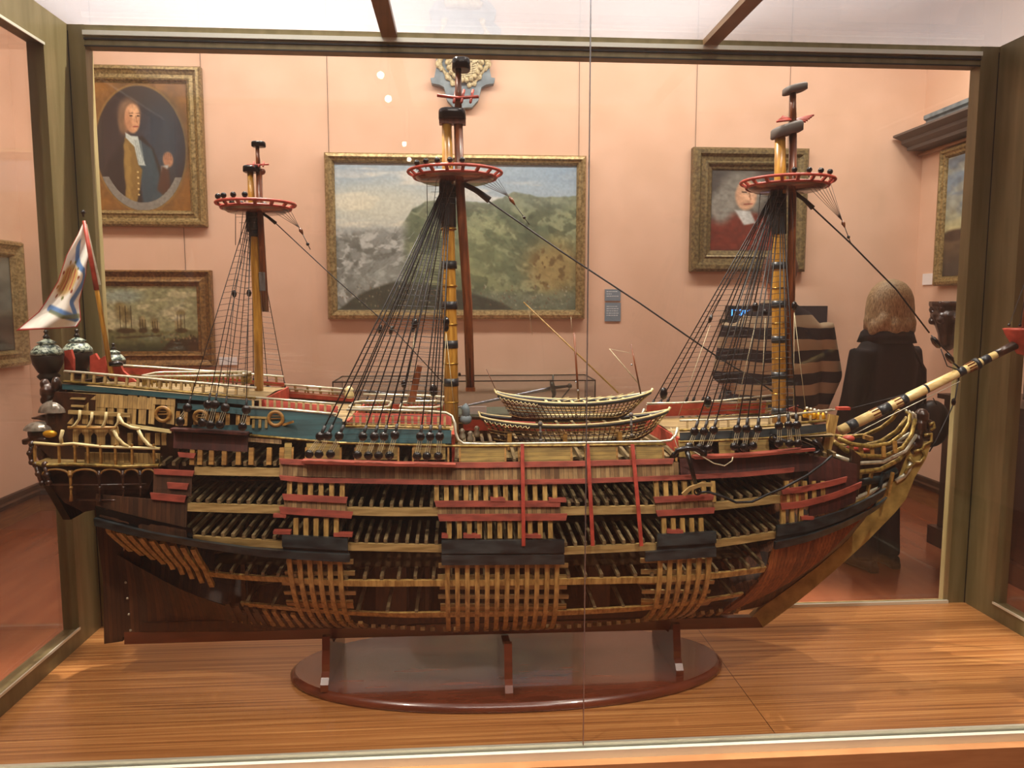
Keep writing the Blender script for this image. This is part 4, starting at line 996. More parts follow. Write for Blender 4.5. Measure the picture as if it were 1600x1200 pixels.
# ---- upper decks
def deckpatch(name, mat, x0, x1, z0, z1, k=1.0):
    rows = []
    for i in range(17):
        x = x0+(x1-x0)*i/16; z = z0+(z1-z0)*i/16; hb = (halfb(x, z)-.006)*k
        rows.append([Vector((x, YC-hb, z)), Vector((x, YC, z+.008)), Vector((x, YC+hb, z))])
    build(MB().grid(rows).grid([[q-Vector((0, 0, .005)) for q in r] for r in rows]), name, mat, ship)
deckpatch('poop_deck', 'deck', -1.03, -.53, 1.345, 1.318); deckpatch('quarter_deck', 'deck', -.53, -.30, 1.275, 1.262)
deckpatch('half_deck', 'deck', -.30, -.02, 1.228, 1.222); deckpatch('waist_deck', 'deck', -.78, 1.05, 1.152, 1.145, .62); deckpatch('forecastle_deck', 'deck', .60, 1.04, 1.205, 1.212)
for x_, z0_, z1_ in ((-.53, 1.27, 1.32), (-.30, 1.225, 1.265), (-.02, 1.15, 1.225), (.60, 1.15, 1.208)):
    hb = halfb(x_, z1_)-.008; build(MB().box2((x_-.004, YC-hb, z0_), (x_+.004, YC+hb, z1_)), 'bulkhead', 'redbright', ship)
# cross balustrades and companion rails on deck, in silvered wood
def ovalrail(px0, px1, py, dpy, ynear, yfar, hgt=.03, mat='silver'):
    a_ = aty(px0, py, ynear); b_ = aty(px1, py, ynear); x0, x1, z = a_.x, b_.x, a_.z
    L_ = [(x0+.02, ynear), (x1-.02, ynear), (x1, ynear+.02), (x1, yfar-.02), (x1-.02, yfar), (x0+.02, yfar), (x0, yfar-.02), (x0, ynear+.02)]
    o = build(MB().tube([(x, y, z) for x, y in L_], .0035, 6, True), 'deck_balustrade', mat, ship)
    mb = MB()
    n = int((x1-x0)/.014)
    for yy in (ynear, yfar):
        for i in range(n): x = x0+.02+(x1-x0-.04)*i/max(1, n-1); mb.lathe([(.0015, 0), (.003, -.008), (.0012, -.012), (.003, -hgt*.8), (.0015, -hgt)], (x, yy, z), 5)
    for i in range(8):
        y = ynear+.02+(yfar-ynear-.04)*i/7
        for x in (x0, x1): mb.lathe([(.0015, 0), (.003, -.008), (.0012, -.012), (.003, -hgt*.8), (.0015, -hgt)], (x, y, z), 5)
    build(mb, 'baluster_row', 'gilt', o); return o
ovalrail(218, 375, 588, 0, YC-.05, YC+.08, .03); ovalrail(544, 606, 637, 0, YC-.07, YC+.07, .028); ovalrail(624, 690, 637, 0, YC-.07, YC+.07, .028)
c = PC(546, 613, 0); mb = MB().lathe([(.006, 0), (.013, .004), (.014, .012), (.010, .02), (.012, .028), (.004, .036)], c-Vector((0, 0, .018)), 12)
build(mb, 'ship_bell_post', 'cream', ship)
build(MB().prism([PC(637, 628), PC(649, 628), PC(660, 572), (PC(652, 570))], (0, -.004, 0), (0, .004, 0)), 'steering_board', 'mastbrown', ship)
for px in (415, 478, 505, 560): build(MB().ball(PC(px, 640 if px < 530 else 655, .06), .008, 8), 'rigging_bitt', 'silver', ship)
for i in range(6): build(MB().ball(PC(1261+i*6, 638+i*1.4, .07), .005, 8), 'belfry_knob', 'silver', ship)
for i in range(5): q = PC(1258+i*7, 646+i, .075); build(MB().lathe([(.006, -.012), (.008, -.006), (.006, .004), (.002, .01)], q, 8), 'belfry_knob', 'gold', ship)
for px, py in ((735, 680), (745, 672), (722, 676)): build(MB().lathe([(.008, -.02), (.010, -.01), (.006, 0), (.009, .006), (.003, .012)], PC(px, py), 10), 'deck_bitt', 'silver', ship)
mb = MB(); q = PC(728, 655, .02); mb.ball(q, .016, 10, (1.1, 1, 1)); mb.tube([q, q+Vector((0, 0, .03)), q+Vector((-.008, 0, .04))], .012, 8); build(mb, 'rope_coil', 'stone', ship)

# ---- channels with deadeyes and chain
def channel(pts, d, hgt, mat='red', lab=None):
    P0 = [hs(*p_, 0) for p_ in pts]; n = len(P0)
    for s_ in (1, -1):
        rows = []
        for q in P0:
            yo = YC-s_*(YC-q.y)
            rows.append([Vector((q.x, yo, q.z)), Vector((q.x, yo-s_*d, q.z)), Vector((q.x, yo-s_*d, q.z-hgt)), Vector((q.x, yo, q.z-hgt)), Vector((q.x, yo, q.z))])
        mb = MB().grid(rows); mb.add(rows[0][:4], [(0, 1, 2, 3)]); mb.add(rows[-1][:4], [(3, 2, 1, 0)]); build(mb, 'channel', mat, ship)
    return P0
channel([(475, 716), (600, 720), (712, 722)], .034, .007); channel([(1080, 710), (1160, 707), (1265, 697)], .034, .007); channel([(272, 667), (330, 670), (390, 674)], .030, .006, 'vplankred')
MASTTOP = {}
def deadeye_mesh(r):
    mb = MB(); mb.lathe([(r*.45, -r*.7), (r*.85, -r*.5), (r, 0), (r*.85, r*.5), (r*.45, r*.7)], (0, 0, 0), 12, (0, 1, 0))
    for a_ in (0, 2.1, 4.2): mb.ball((.45*r*math.sin(a_), -r*.42, .45*r*math.cos(a_)), r*.16, 6)
    return mb
DE = None
def deadeye(q, r=.0085, par=None):
    global DE
    par = par or ship
    if DE is None:
        DE = build(deadeye_mesh(1.0), 'deadeye', 'block', par, loc=(0, 0, 0)); o = DE
    else: o = DE.copy(); COL.objects.link(o)
    o.parent = par; o.location = Vector(q)-ORG[par.name]; o.scale = (r, r, r); ORG[o.name] = Vector(q); return o
def bump_name(o): return o

# ---- masts
def mastline(pts, dy=0): return [PC(*q, dy) for q in pts]
def mast(name, pts, rad, mat, par=None, dy=0, seg=14):
    return build(MB().tube(mastline(pts, dy), rad, seg), name, mat, par or ship)
def pr(px, Y=2.2): return px/FPX*Y      # width in picture units to metres at centre plane
def cap(px0, px1, py0, py1, par, mat='blackgloss', dy=.03, ang=0):
    a_, b_ = PC(px0, py0), PC(px1, py1); cx, cz = (a_.x+b_.x)/2, (a_.z+b_.z)/2; w_ = b_.x-a_.x; h_ = a_.z-b_.z
    mb = MB(); n = 18; poly = []
    for k in range(n):
        t = 2*math.pi*k/n; cc, s_ = math.cos(t), math.sin(t)
        poly.append(Vector((cx+w_/2*math.copysign(abs(cc)**.6, cc), YC+dy*math.copysign(abs(s_)**.7, s_), cz)))
    rows = []
    for f_, k_ in ((-.5, .9), (-.42, 1), (.25, 1), (.42, .93), (.5, .8)):
        r_ = [Vector((cx+(q.x-cx)*k_, YC+(q.y-YC)*k_, cz+h_*f_+ang*(q.x-cx))) for q in poly]; rows.append(r_+[r_[0]])
    mb.grid(rows, True); mb.add(rows[0][:-1], [tuple(range(n))]); mb.add(rows[-1][:-1], [tuple(range(n))[::-1]])
    return build(mb, 'mast_cap', mat, par)
def top(px, py_rim, rpx, py_floor, par, ndead, pxs, posts_=18):
    c = PC(px, py_rim); R_ = pr(rpx); zf = PC(px, py_floor).z
    t = build(MB().lathe([(R_*.72, -.010), (R_*.86, 0), (R_*.87, .004), (.02, .008)], (c.x, YC, zf), 36), 'top_platform', 'mahog', par)
    ringp = [Vector((c.x+R_*math.cos(a_), YC+R_*math.sin(a_), c.z)) for a_ in np.linspace(0, 2*math.pi, 48, endpoint=False)]
    mb = MB(); mb.tube(ringp, .0045, 6, True)
    rp2 = [Vector((c.x+R_*.88*math.cos(a_), YC+R_*.88*math.sin(a_), zf+.002)) for a_ in np.linspace(0, 2*math.pi, 48, endpoint=False)]
    mb.tube(rp2, .004, 6, True)
    for k in range(posts_):
        a_ = 2*math.pi*k/posts_; d_ = Vector((math.cos(a_), math.sin(a_), 0))
        mb.bar(Vector((c.x, YC, zf+.002))+d_*R_*.86, Vector((c.x, YC, c.z))+d_*R_*.99, .009, .005)
    build(mb, 'top_rim', 'redbright', par)
    for dx in pxs:
        x = PC(dx, py_rim).x-c.x; y = math.sqrt(max(0, R_**2-x*x))
        for s_ in (1, -1):
            q = Vector((c.x+x, YC-s_*y*.98, c.z+.012)); deadeye(q, .0082, par)
            build(MB().tube([q-Vector((0, 0, .02)), q-Vector((0, 0, .006))], .0015, 5), 'chain_plate', 'rope', par)
    return c, R_, zf
def bands(par, axis, ys, hpx, rad, name='mast_band', mat='band'):
    for y_ in ys:
        a_ = axis(y_-hpx/2); b_ = axis(y_+hpx/2); build(MB().tube([a_, b_], rad, 16), name, mat, par)
def lerpaxis(p0, p1, dy=0):
    return lambda y_: PC(p0[0]+(p1[0]-p0[0])*(y_-p0[1])/(p1[1]-p0[1]), y_, dy)
# mainmast
mm = mast('mainmast', [(706, 690), (704, 540), (701, 400), (700, 285), (698, 192)], [pr(11.3), pr(11.2), pr(10.2), pr(9), pr(7.5)], 'mast')
ax = lerpaxis((706, 680), (701, 350)); bands(mm, ax, (414, 477, 538, 597), 12, pr(11.9)); bands(mm, ax, (358, 447, 507, 568, 628), 2.5, pr(11.9), 'mast_hoop', 'ring'); bands(mm, ax, (322,), 66, pr(11.5))
build(MB().tube(mastline([(716, 192), (719, 300), (731, 480), (735, 610)], .0), [pr(7), pr(7.4), pr(7.4), pr(7)], 10), 'topmast', 'mastbrown', mm)
build(MB().box(PC(735, 608, .004), (pr(15), pr(14), pr(6))), 'topmast_heel', 'mastbrown', mm); build(MB().bar(PC(734, 560, .017), PC(735, 604, .017), .004, .002), 'heel_slot', 'blackgloss', mm)
cap(685, 728, 170, 188, mm); build(MB().box(PC(707, 191), (pr(40), .03, pr(7))), 'cap_block', 'mastbrown', mm)
mast('topmast_shaft', [(716, 190), (716, 108)], [pr(6), pr(4.5)], 'mastbrown', mm); cap(706, 735, 92, 111, mm)
mb = MB()
for yy in (-.012, .012): mb.tube([PC(683, 149, yy), PC(716, 153, yy), PC(748, 151, yy)], .0045, 6)
for px in (711, 723, 737): mb.tube([PC(px-2, 160, .028), PC(px+2, 141, -.028)], .004, 6)
build(mb, 'crosstrees', 'redbright', mm)
top(711, 270, 71, 279, mm, 5, (654, 668, 685, 704, 722))
# mizzen
mz = mast('mizzenmast', [(405, 622), (403, 500), (396, 360), (393, 310), (391, 268)], [pr(6.6), pr(6.6), pr(6), pr(5), pr(4.5)], 'mast')
bands(mz, lerpaxis((405, 620), (396, 360)), (364,), 12, pr(7)); bands(mz, lerpaxis((396, 360), (393, 310)), (340,), 40, pr(7.2)); cap(380, 407, 259, 270, mz, dy=.02)
mast('topmast', [(405, 268), (406, 330), (410, 400), (415, 487)], [pr(4.5), pr(5), pr(5), pr(5)], 'mastbrown', mz, seg=10)
mast('topmast_shaft', [(404, 270), (402, 228)], [pr(3.4), pr(2.8)], 'mastbrown', mz, seg=10); cap(393, 415, 221, 230, mz, dy=.014)
build(MB().ball(PC(410, 268), .009, 10), 'mast_knob', 'mastbrown', mz)
mb = MB()
for yy in (-.01, .01): mb.tube([PC(386, 258, yy), PC(420, 257, yy)], .0025, 5)
for px in (396, 404, 411): mb.tube([PC(px, 260, .02), PC(px+1, 253, -.02)], .0025, 5)
build(mb, 'crosstrees', 'redbright', mz)
top(400, 319, 57, 327, mz, 4, (352, 364, 381, 399), 14)
build(MB().box(PC(411, 440), (pr(9), .02, pr(28))), 'mast_cleat', 'stonedark', mz)
# foremast
fm = mast('foremast', [(1217, 668), (1217, 500), (1217, 380), (1219, 275), (1219, 210)], [pr(11), pr(11), pr(10), pr(9), pr(8)], 'mast')
ax = lerpaxis((1217, 668), (1217, 360)); bands(fm, ax, (415, 475, 530, 586, 642), 11, pr(11.6)); bands(fm, ax, (450, 505, 560, 615), 2.2, pr(11.5), 'mast_hoop', 'ring'); bands(fm, ax, (335,), 62, pr(11.4))
mast('topmast', [(1239, 208), (1238, 300), (1236, 450), (1234, 590)], [pr(6), pr(6.5), pr(6.5), pr(6)], 'mastbrown', fm, seg=10)
cap(1207, 1252, 194, 212, fm, 'stonedark', .035, .25); mast('topmast_shaft', [(1239, 200), (1239, 144)], [pr(5.6), pr(4.6)], 'mastbrown', fm, seg=10); cap(1225, 1259, 133, 145, fm, 'stonedark', .03, .2)  # slate grey on these caps paints in a reflection
mb = MB()
for k in range(5):
    d = (k-2)*6; mb.tube([PC(1214+k*2, 190-k*2, .03-.012*k), PC(1240, 187), PC(1271-k*3, 180+k*2.6, -.03+.012*k)], .0032, 5)
build(mb, 'crosstrees', 'redbright', fm)
top(1230, 284, 70, 293, fm, 4, (1212, 1233, 1252, 1270))

# ---- bowsprit
bp0, bp1, bp2 = PC(1313, 673), PC(1556, 554), PC(1604, 530)
bs = build(MB().tube([bp0, bp0+(bp1-bp0)*.5, bp1], [pr(8.5), pr(8), pr(6.2)], 16), 'bowsprit', 'bowcream', ship)
def bsp(t): return bp0+(bp1-bp0)*t
for t0, t1 in ((.045, .10), (.245, .315), (.375, .425), (.50, .555), (.75, .795), (.905, .955)): build(MB().tube([bsp(t0), bsp(t1)], pr(8.9-2.1*t0), 16), 'bowsprit_band', 'band', bs)
for t0 in (.20, .345, .815):
    mb = MB(); d_ = (bp1-bp0).normalized(); x_ = d_.cross(Vector((0, 1, 0))).normalized(); y_ = d_.cross(x_)
    for k in range(9):
        a_ = 2*math.pi*k/9; o_ = (x_*math.cos(a_)+y_*math.sin(a_))*pr(8.6-2*t0); mb.bar(bsp(t0)+o_, bsp(t0+.045)+o_, .003, .004)
    build(mb, 'bowsprit_cleats', 'mastbrown', bs)
build(MB().tube([bp1, bp1+(bp2-bp1)*.35, bp2, bp2+(bp2-bp1)*.6], [pr(7), pr(7), pr(9), pr(9)], 12), 'bowsprit_head', 'carve', bs)
build(MB().tube([bsp(.865), bsp(.885)], pr(10), 16), 'stay_collar', 'rope', bs)
t_c = PC(1603, 517); mb = MB().lathe([(.0, -.075), (.02, -.07), (.055, -.01), (.058, 0), (.062, .006), (.055, .008)], t_c, 24); build(mb, 'sprit_top', 'redbright', bs)
build(MB().tube([t_c-Vector((0, 0, .07)), t_c+Vector((0, 0, .2))], .012, 10), 'sprit_topmast', 'mastbrown', bs)
for k in range(7):
    a_ = math.pi*(1.02+.18*k); q = t_c+Vector((.058*math.cos(a_), .058*math.sin(a_), .018)); deadeye(q, .005, bs)
    build(MB().tube([q, t_c+Vector((.01*math.cos(a_), .01*math.sin(a_), .16))], .0012, 4), 'sprit_shroud', 'rope', bs)

# ---- shrouds with ratlines
def catpts(a, b, n): return [a+(b-a)*(i/n) for i in range(n+1)]
def shroudset(topq, uppers, lowers, r=.0019, rat=True, nr=26, ytop=.02, rl=.0007, t0=.06):
    for s_ in (1, -1):
        tops, bots = [], []
        for i, ((ux, uy), (lx, ly)) in enumerate(zip(uppers, lowers)):
            lo = hs(lx, ly-1, .028); lo.y -= .006; Y = lo.y; up = aty(ux, uy, Y)
            if s_ < 0: lo = Vector((lo.x, 2*YC-lo.y, lo.z)); up = Vector((up.x, 2*YC-up.y, up.z))
            tq = Vector((topq.x+(i-len(uppers)/2)*.0022, YC-s_*ytop, topq.z-i*.0015))
            dv = (tq-up).normalized()
            build(MB().tube([tq, up], r, 5), 'shroud', 'rope', ship)
            deadeye(up, .0122); deadeye(lo+Vector((0, 0, .007)), .0122)
            mb = MB()
            for dx in (-.005, 0, .005): mb.tube([up+Vector((dx, -s_*.004, -.004)), lo+Vector((dx*1.1, -s_*.004, .010))], .0009, 4)
            build(mb, 'lanyard', 'hemp', ship)
            build(MB().tube([up+dv*.008, up+dv*.03], r*2.3, 6), 'seizing', 'ropethin', ship)
            tops.append(tq); bots.append(up+dv*.03)
        if rat:
            mb = MB()
            for k in range(nr):
                t = t0+(.99-t0)*(k/(nr-1)); pts = [tops[i]+(bots[i]-tops[i])*t for i in range(len(tops))]
                mb.tube(pts, rl, 4)
                for q in pts: mb.ball(q, rl*2.2, 6)
            build(mb, 'ratlines', 'ropethin', ship)
shroudset(PC(698, 296), [(500, 682), (512, 681), (530, 681), (567, 682), (585, 682), (600, 682), (617, 680), (657, 682), (672, 682), (687, 682)],
          [(484, 714), (499, 714), (517, 714), (559, 715), (576, 716), (592, 716), (609, 716), (652, 717), (667, 717), (685, 717)], nr=38)
shroudset(PC(1214, 305), [(1085, 674), (1100, 674), (1115, 672), (1152, 670), (1166, 670), (1184, 670), (1217, 665), (1232, 664), (1245, 664)],
          [(1076, 702), (1092, 704), (1105, 705), (1146, 702), (1161, 703), (1175, 701), (1215, 697), (1232, 697), (1245, 697)], nr=36)
shroudset(PC(392, 340), [(293, 637), (325, 632), (336, 632), (352, 637), (385, 640)], [(283, 663), (318, 665), (330, 668), (345, 668), (380, 671)], .0012, nr=28, rl=.0006)
# shroud bundle below each top
for q_, h_, r_ in (((697, 292), (697, 350), .024), ((1214, 302), (1214, 345), .022), ((391, 336), (393, 362), .014)):
    mb = MB()
    for k in range(10):
        a_ = 2*math.pi*k/10; mb.tube([PC(*q_)+Vector((r_*.6*math.cos(a_), r_*.9*math.sin(a_), .02)), PC(*h_)+Vector((r_*.55*math.cos(a_)-.004, r_*.75*math.sin(a_), 0))], r_*.22, 6)
    build(mb, 'shroud_collar', 'rope', ship)
# futtock shrouds and hanging tackles
def rope(name, pts, r=.0012, mat='rope', par=None): return build(MB().tube(pts, r, 5), name, mat, par or ship)
for cx_, cy2, rp, bx, by in ((711, 286, 52, 690, 330), (1230, 302, 50, 1205, 340), (400, 334, 40, 390, 365)):
    for s_ in (1, -1):
        mb = MB(); n = 4
        for k in range(n):
            x = cx_-rp+k*rp*.28; y = math.sqrt(max(0, rp**2-(x-cx_)**2))/FPX*2.2*.8
            mb.tube([PC(x+8, cy2, s_*y), PC(bx-22+k*7, by+12+(3-k)*2, s_*.045)], .001, 4)
        for j in range(4):
            mb.tube([PC(cx_-rp+8+j*6, cy2+5+j*9, s_*.05), PC(cx_-rp*.2+8+j*2, cy2+5+j*9, s_*.07)], .0006, 4)
        build(mb, 'futtock_shrouds', 'ropethin', ship)
def bigblock(q, r, d=(0, 0, 1), mat='block'):
    mb = MB().lathe([(r*.1, -r*1.5), (r*.7, -r*1.1), (r, 0), (r*.7, r*1.1), (r*.1, r*1.5)], q, 12, d, .6); return build(mb, 'rigging_block', mat, ship)
for (px, py, r, d) in ((594, 514, .009, (.3, 0, 1)), (611, 516, .009, (.3, 0, 1)), (648, 505, .010, (0, 0, 1)), (645, 514, .006, (0, 0, 1)), (697, 503, .010, (0, 0, 1)), (697, 512, .008, (0, 0, 1)), (631, 600, .008, (0, 0, 1)), (677, 610, .012, (0, 0, 1)),
                    (718, 585, .004, (0, 0, 1)), (1110, 498, .009, (.3, 0, 1)), (1180, 480, .010, (0, 0, 1)), (1196, 488, .007, (0, 0, 1)), (1241, 478, .009, (0, 0, 1)), (1037, 615, .012, (0, 0, 1)), (1106, 628, .012, (0, 0, 1)), (366, 459, .007, (0, 0, 1)), (389, 458, .007, (0, 0, 1)), (512, 644, .008, (0, 0, 1))):
    q = PC(px, py, .06); bigblock(q, r, d)
for a_, b_ in (((594, 505), (672, 345)), ((611, 508), (680, 345)), ((648, 495), (688, 345)), ((697, 495), (699, 360)), ((697, 520), (690, 660)), ((697, 520), (712, 660)), ((648, 520), (635, 640)), ((1110, 490), (1200, 345)), ((1110, 507), (1060, 650)), ((1180, 472), (1204, 350)), ((1184, 490), (1150, 640)), ((1196, 497), (1188, 660)), ((366, 452), (388, 370)), ((366, 466), (350, 640)), ((389, 451), (392, 370)), ((389, 465), (380, 640)), ((1241, 488), (1240, 640)), ((1241, 488), (1260, 650)), ((1241, 470), (1238, 300))):
    rope('tackle_fall', [PC(*a_, .06), PC(*b_, .05)], .0009, 'hemp' if a_[1] > 486 and a_[1] < 525 and b_[1] > 600 else 'rope')
# stays
def stay(pts, r, blocks=()):
    Q = [PC(*q) for q in pts]; build(MB().tube(Q, r, 6), 'stay', 'rope', ship)
stay([(718, 284), (760, 312), (880, 395), (1000, 474), (1120, 557), (1192, 601), (1230, 628), (1262, 642)], .0026)
build(MB().tube([PC(716, 283), PC(745, 298), PC(765, 313)], [.007, .008, .010], 8), 'stay_collar', 'rope', ship)
stay([(1240, 298), (1270, 325), (1330, 381), (1400, 452), (1452, 520)], .0024); build(MB().tube([PC(1240, 300), PC(1258, 313), PC(1270, 325)], [.006, .006, .008], 8), 'stay_collar', 'rope', ship)
bigblock(PC(1462, 535), .015, (1, 0, -1.3)); bigblock(PC(1484, 560), .014, (1, 0, -1.3)); rope('stay_lanyard', [PC(1455, 524), PC(1490, 560)], .002); rope('stay_lanyard', [PC(1470, 545), PC(1480, 572), PC(1502, 580)], .0018); rope('stay_lanyard', [PC(1488, 566), PC(1502, 578)], .003)
stay([(407, 333), (430, 348), (520, 432), (620, 520), (692, 598)], .0016); build(MB().tube([PC(405, 330), PC(420, 340), PC(431, 349)], [.004, .004, .005], 8), 'stay_collar', 'rope', ship)
rope('bobstay', [PC(1498, 590), PC(1492, 625), PC(1486, 640), PC(1462, 690), PC(1452, 706)], .002); bigblock(PC(1490, 628), .008, (0, 0, 1))
rope('sprit_guy', [PC(1312, 690, .03), PC(1400, 645, .03), PC(1500, 596, .03)], .0013, 'silver'); rope('sprit_guy', [PC(1315, 642), PC(1400, 620), PC(1450, 603)], .0009)
rope('bobstay', [PC(1458, 622), PC(1463, 632)], .0015)
for rim, dead, end, n in (((776, 281), (795, 307), (827, 351), 6), ((1297, 288), (1316, 345), (1329, 379), 7), ((452, 330), (468, 356), (485, 390), 5)):
    mb = MB()
    for k in range(n): mb.tube([PC(rim[0]-k*5, rim[1]-5+k*2.2, -.06+.05*k), PC(*dead)], .0008, 4)
    build(mb, 'crowfoot', 'rope', ship); d_ = (PC(*end)-PC(*dead)); build(MB().tube([PC(*dead), PC(*dead)+d_*.12, PC(*dead)+d_*.3], [.002, .006, .002], 8), 'crowfoot_block', 'mastbrown', ship)
    rope('crowfoot_line', [PC(*dead)+d_*.3, PC(*end)], .0012); build(MB().ball(PC(*dead)+d_*.75, .005, 8), 'rigging_block', 'block', ship)
# red skid stanchions down the near side
for px0, px1 in ((816, 818), (918, 926), (988, 1002)):
    pts = [hs(px0, 694, .014), hs((px0+px1)/2, 760, .014), hs(px1, 853, .013)]
    zt_, zb_ = pts[0].z, pts[2].z; Q = []
    for k in range(9):
        z = zt_+(zb_-zt_)*k/8; x = pts[0].x+(pts[2].x-pts[0].x)*k/8; Q.append(hp(x, z, 1, .013))
    build(MB().sweep(Q, .0095, .007), 'skid_stanchion', 'redbright', ship)

# ---- stern: quarter gallery, transom, carved figures, lanterns
gal = build(MB().prism([aty(x, y, 2.035) for x, y in [(132, 707), (250, 709), (250, 729), (132, 727)]], (0, .0, 0), (0, .006, 0)), 'gallery_wall', 'tanplank', ship)
def gy(px, py, d=0.0): return aty(px, py, 2.0-d)
railsG = [([(52, 692), (90, 695), (115, 693), (160, 698), (250, 701)], 'cream', .004), ([(50, 722), (68, 727), (115, 725), (190, 729), (248, 727)], 'gilt', .005)]
for L_, m_, r_ in railsG: build(MB().tube([gy(*q) for q in L_], r_, 6, flat=1.4), 'gallery_rail', m_, gal)
for px in (54, 92, 117, 137, 157, 180, 206, 240): build(MB().bar(gy(px, 694), gy(px+1, 727), .006, .005), 'gallery_baluster', 'oak', gal)
build(MB().prism([gy(50, 724), gy(248, 729), gy(248, 731), gy(50, 727)], (0, 0, 0), (0, .12, 0)), 'gallery_floor', 'oakx', gal)
for x0, y0, x1, y1 in ((125, 645, 112, 668), (144, 648, 137, 668), (166, 648, 160, 668), (186, 650, 176, 672)):
    mb = MB(); mb.tube([gy(x0, y0-4), gy(x0-1, (y0+y1)/2-2), gy((x0+x1)/2-1, y1-4), gy(x1-2, y1+1)], .0035, 6); build(mb, 'gallery_bracket', 'cream', gal)
for pts in ([(185, 650), (192, 662), (205, 668), (218, 670)], [(178, 672), (183, 684), (193, 694), (204, 700)], [(216, 672), (222, 684), (232, 695), (243, 700)], [(98, 672), (95, 684), (97, 695)]):
    build(MB().tube([gy(*q) for q in pts], .0045, 6), 'gallery_bracket', 'cream', gal)
build(MB().prism([gy(112, 666), gy(180, 668), gy(184, 690), gy(200, 702), gy(110, 700), gy(110, 676)], (0, .012, 0), (0, .018, 0)), 'gallery_panel', 'tanplank', gal)
for px in (124, 144, 166): build(MB().prism([gy(px-4, 682), gy(px, 677), gy(px+4, 682), gy(px+4, 699), gy(px-4, 699)], (0, .008, 0), (0, .011, 0)), 'gallery_window', 'blackgloss', gal)
build(MB().tube([gy(106, 668), gy(150, 669), gy(182, 668)], .004, 6), 'gallery_rail', 'oak', gal)
for px in (196, 213, 224, 240, 250): build(MB().prism([gy(px-5, 680), gy(px+3, 680), gy(px+3, 699), gy(px-5, 699)], (0, .03, 0), (0, .034, 0)), 'gallery_panel', 'tanplank', gal)
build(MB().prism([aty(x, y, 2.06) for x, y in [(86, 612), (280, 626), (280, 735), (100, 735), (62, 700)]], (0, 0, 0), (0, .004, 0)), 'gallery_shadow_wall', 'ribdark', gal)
# lower dark arcade
low_ = build(MB().prism([aty(x, y, 2.02) for x, y in [(60, 729), (245, 731), (225, 783), (130, 800), (100, 785), (72, 752)]], (0, 0, 0), (0, .2, 0)), 'lower_gallery', 'carve', ship)
for i, px in enumerate((110, 155, 192, 219)):
    y1_ = 783; mb = MB()
    mb.tube([gy(px, 735), gy(px, 745), gy(px+1, 770), gy(px+1, y1_)], [.006, .004, .003, .005], 8); mb.ball(gy(px, 742), .007, 8); mb.ball(gy(px+1, 762), .005, 8)
    build(mb, 'arcade_column', 'oak' if i == 0 else 'carve', low_)
for a_, b_ in ((64, 110), (110, 155), (155, 192), (192, 219), (219, 244)):
    m_ = (a_+b_)/2; w_ = (b_-a_)/2; mb = MB(); mb.tube([gy(m_+w_*.9*math.cos(t), 742-9*math.sin(t)) for t in np.linspace(0, math.pi, 9)], .003, 6); build(mb, 'arcade_arch', 'oak', low_)
build(MB().tube([gy(75, 757), gy(150, 758), gy(228, 756)], .0022, 6), 'arcade_moulding', 'carve', low_); build(MB().tube([gy(120, 781), gy(222, 782)], .0022, 6), 'arcade_moulding', 'carve', low_)
for L_ in ([(50, 694), (47, 708), (50, 722)], [(56, 726), (60, 740), (66, 755)], [(70, 726), (74, 742), (76, 754)]):
    mb = MB(); Q = [gy(*q) for q in L_]; mb.tube(Q, .006, 8)
    for q in Q: mb.ball(q, .009, 8)
    build(mb, 'carved_caryatid', 'carve', low_)
mb = MB(); mb.prism([Vector((-1.13, YC-.13, 1.12)), Vector((-1.13, YC+.13, 1.12)), Vector((-1.07, YC+.10, 1.36)), Vector((-1.07, YC-.10, 1.36))], (0, 0, 0), (.02, 0, 0)); build(mb, 'transom', 'carve', ship)
mb = MB(); mb.prism([Vector((-1.08, YC-.11, .99)), Vector((-1.08, YC+.11, .99)), Vector((-1.13, YC+.13, 1.12)), Vector((-1.13, YC-.13, 1.12))], (0, 0, 0), (.02, 0, 0)); build(mb, 'counter', 'carve', ship)
def lumps(name, mat, L_, par, dy=.12):
    mb = MB()
    for px, py, r, sx, sz in L_: mb.ball(PC(px, py, dy), pr(r), 10, (sx, 1, sz))
    o = build(mb, name, mat, par); m = o.modifiers.new('merge', 'REMESH'); m.mode = 'VOXEL'; m.voxel_size = .003; m.use_smooth_shade = True; return o
fg = lumps('stern_figure', 'carve', [(86, 655, 13, 1, 1.2), (72, 652, 9, 1.5, .6), (60, 653, 6, 1.8, .4), (90, 668, 10, 1, 1), (75, 612, 12, .9, 1), (70, 600, 8, .8, 1), (88, 600, 8, .8, 1.4), (72, 625, 8, 1, 1), (92, 640, 10, 1, 2)], ship)
lumps('stern_figure', 'carve', [(62, 676, 14, 1.2, .7), (46, 688, 7, 1.6, .5), (40, 692, 5, 1, .6), (72, 688, 14, 1.2, .8), (54, 682, 9, 1, 1), (85, 690, 12, 1.3, 1), (100, 700, 12, 1, 1.4), (66, 706, 10, .8, 1.5)], ship)
for (cx_, cy2, w_, h_) in ((84, 633, 20, 11), (62, 664, 21, 8)):
    mb = MB(); c = PC(cx_, cy2+h_*.5, .13); R_ = pr(w_); H_ = pr(h_)*1.6; rows = []
    for i in range(7):
        t = i/6; r_ = []
        for k in range(41):
            a_ = 2*math.pi*k/40; rr = R_*math.sin(t*math.pi/2)*(1+.07*math.cos(a_*14)*t); r_.append(c+Vector((rr*math.cos(a_), rr*.6*math.sin(a_), H_*math.cos(t*math.pi/2)-H_*.3)))
        rows.append(r_)
    build(mb.grid(rows, True), 'carved_hat', 'shell', fg)
build(MB().ball(PC(78, 678, .15), pr(7), 10, (1.5, .6, .8)), 'gilt_sash', 'gold', fg)
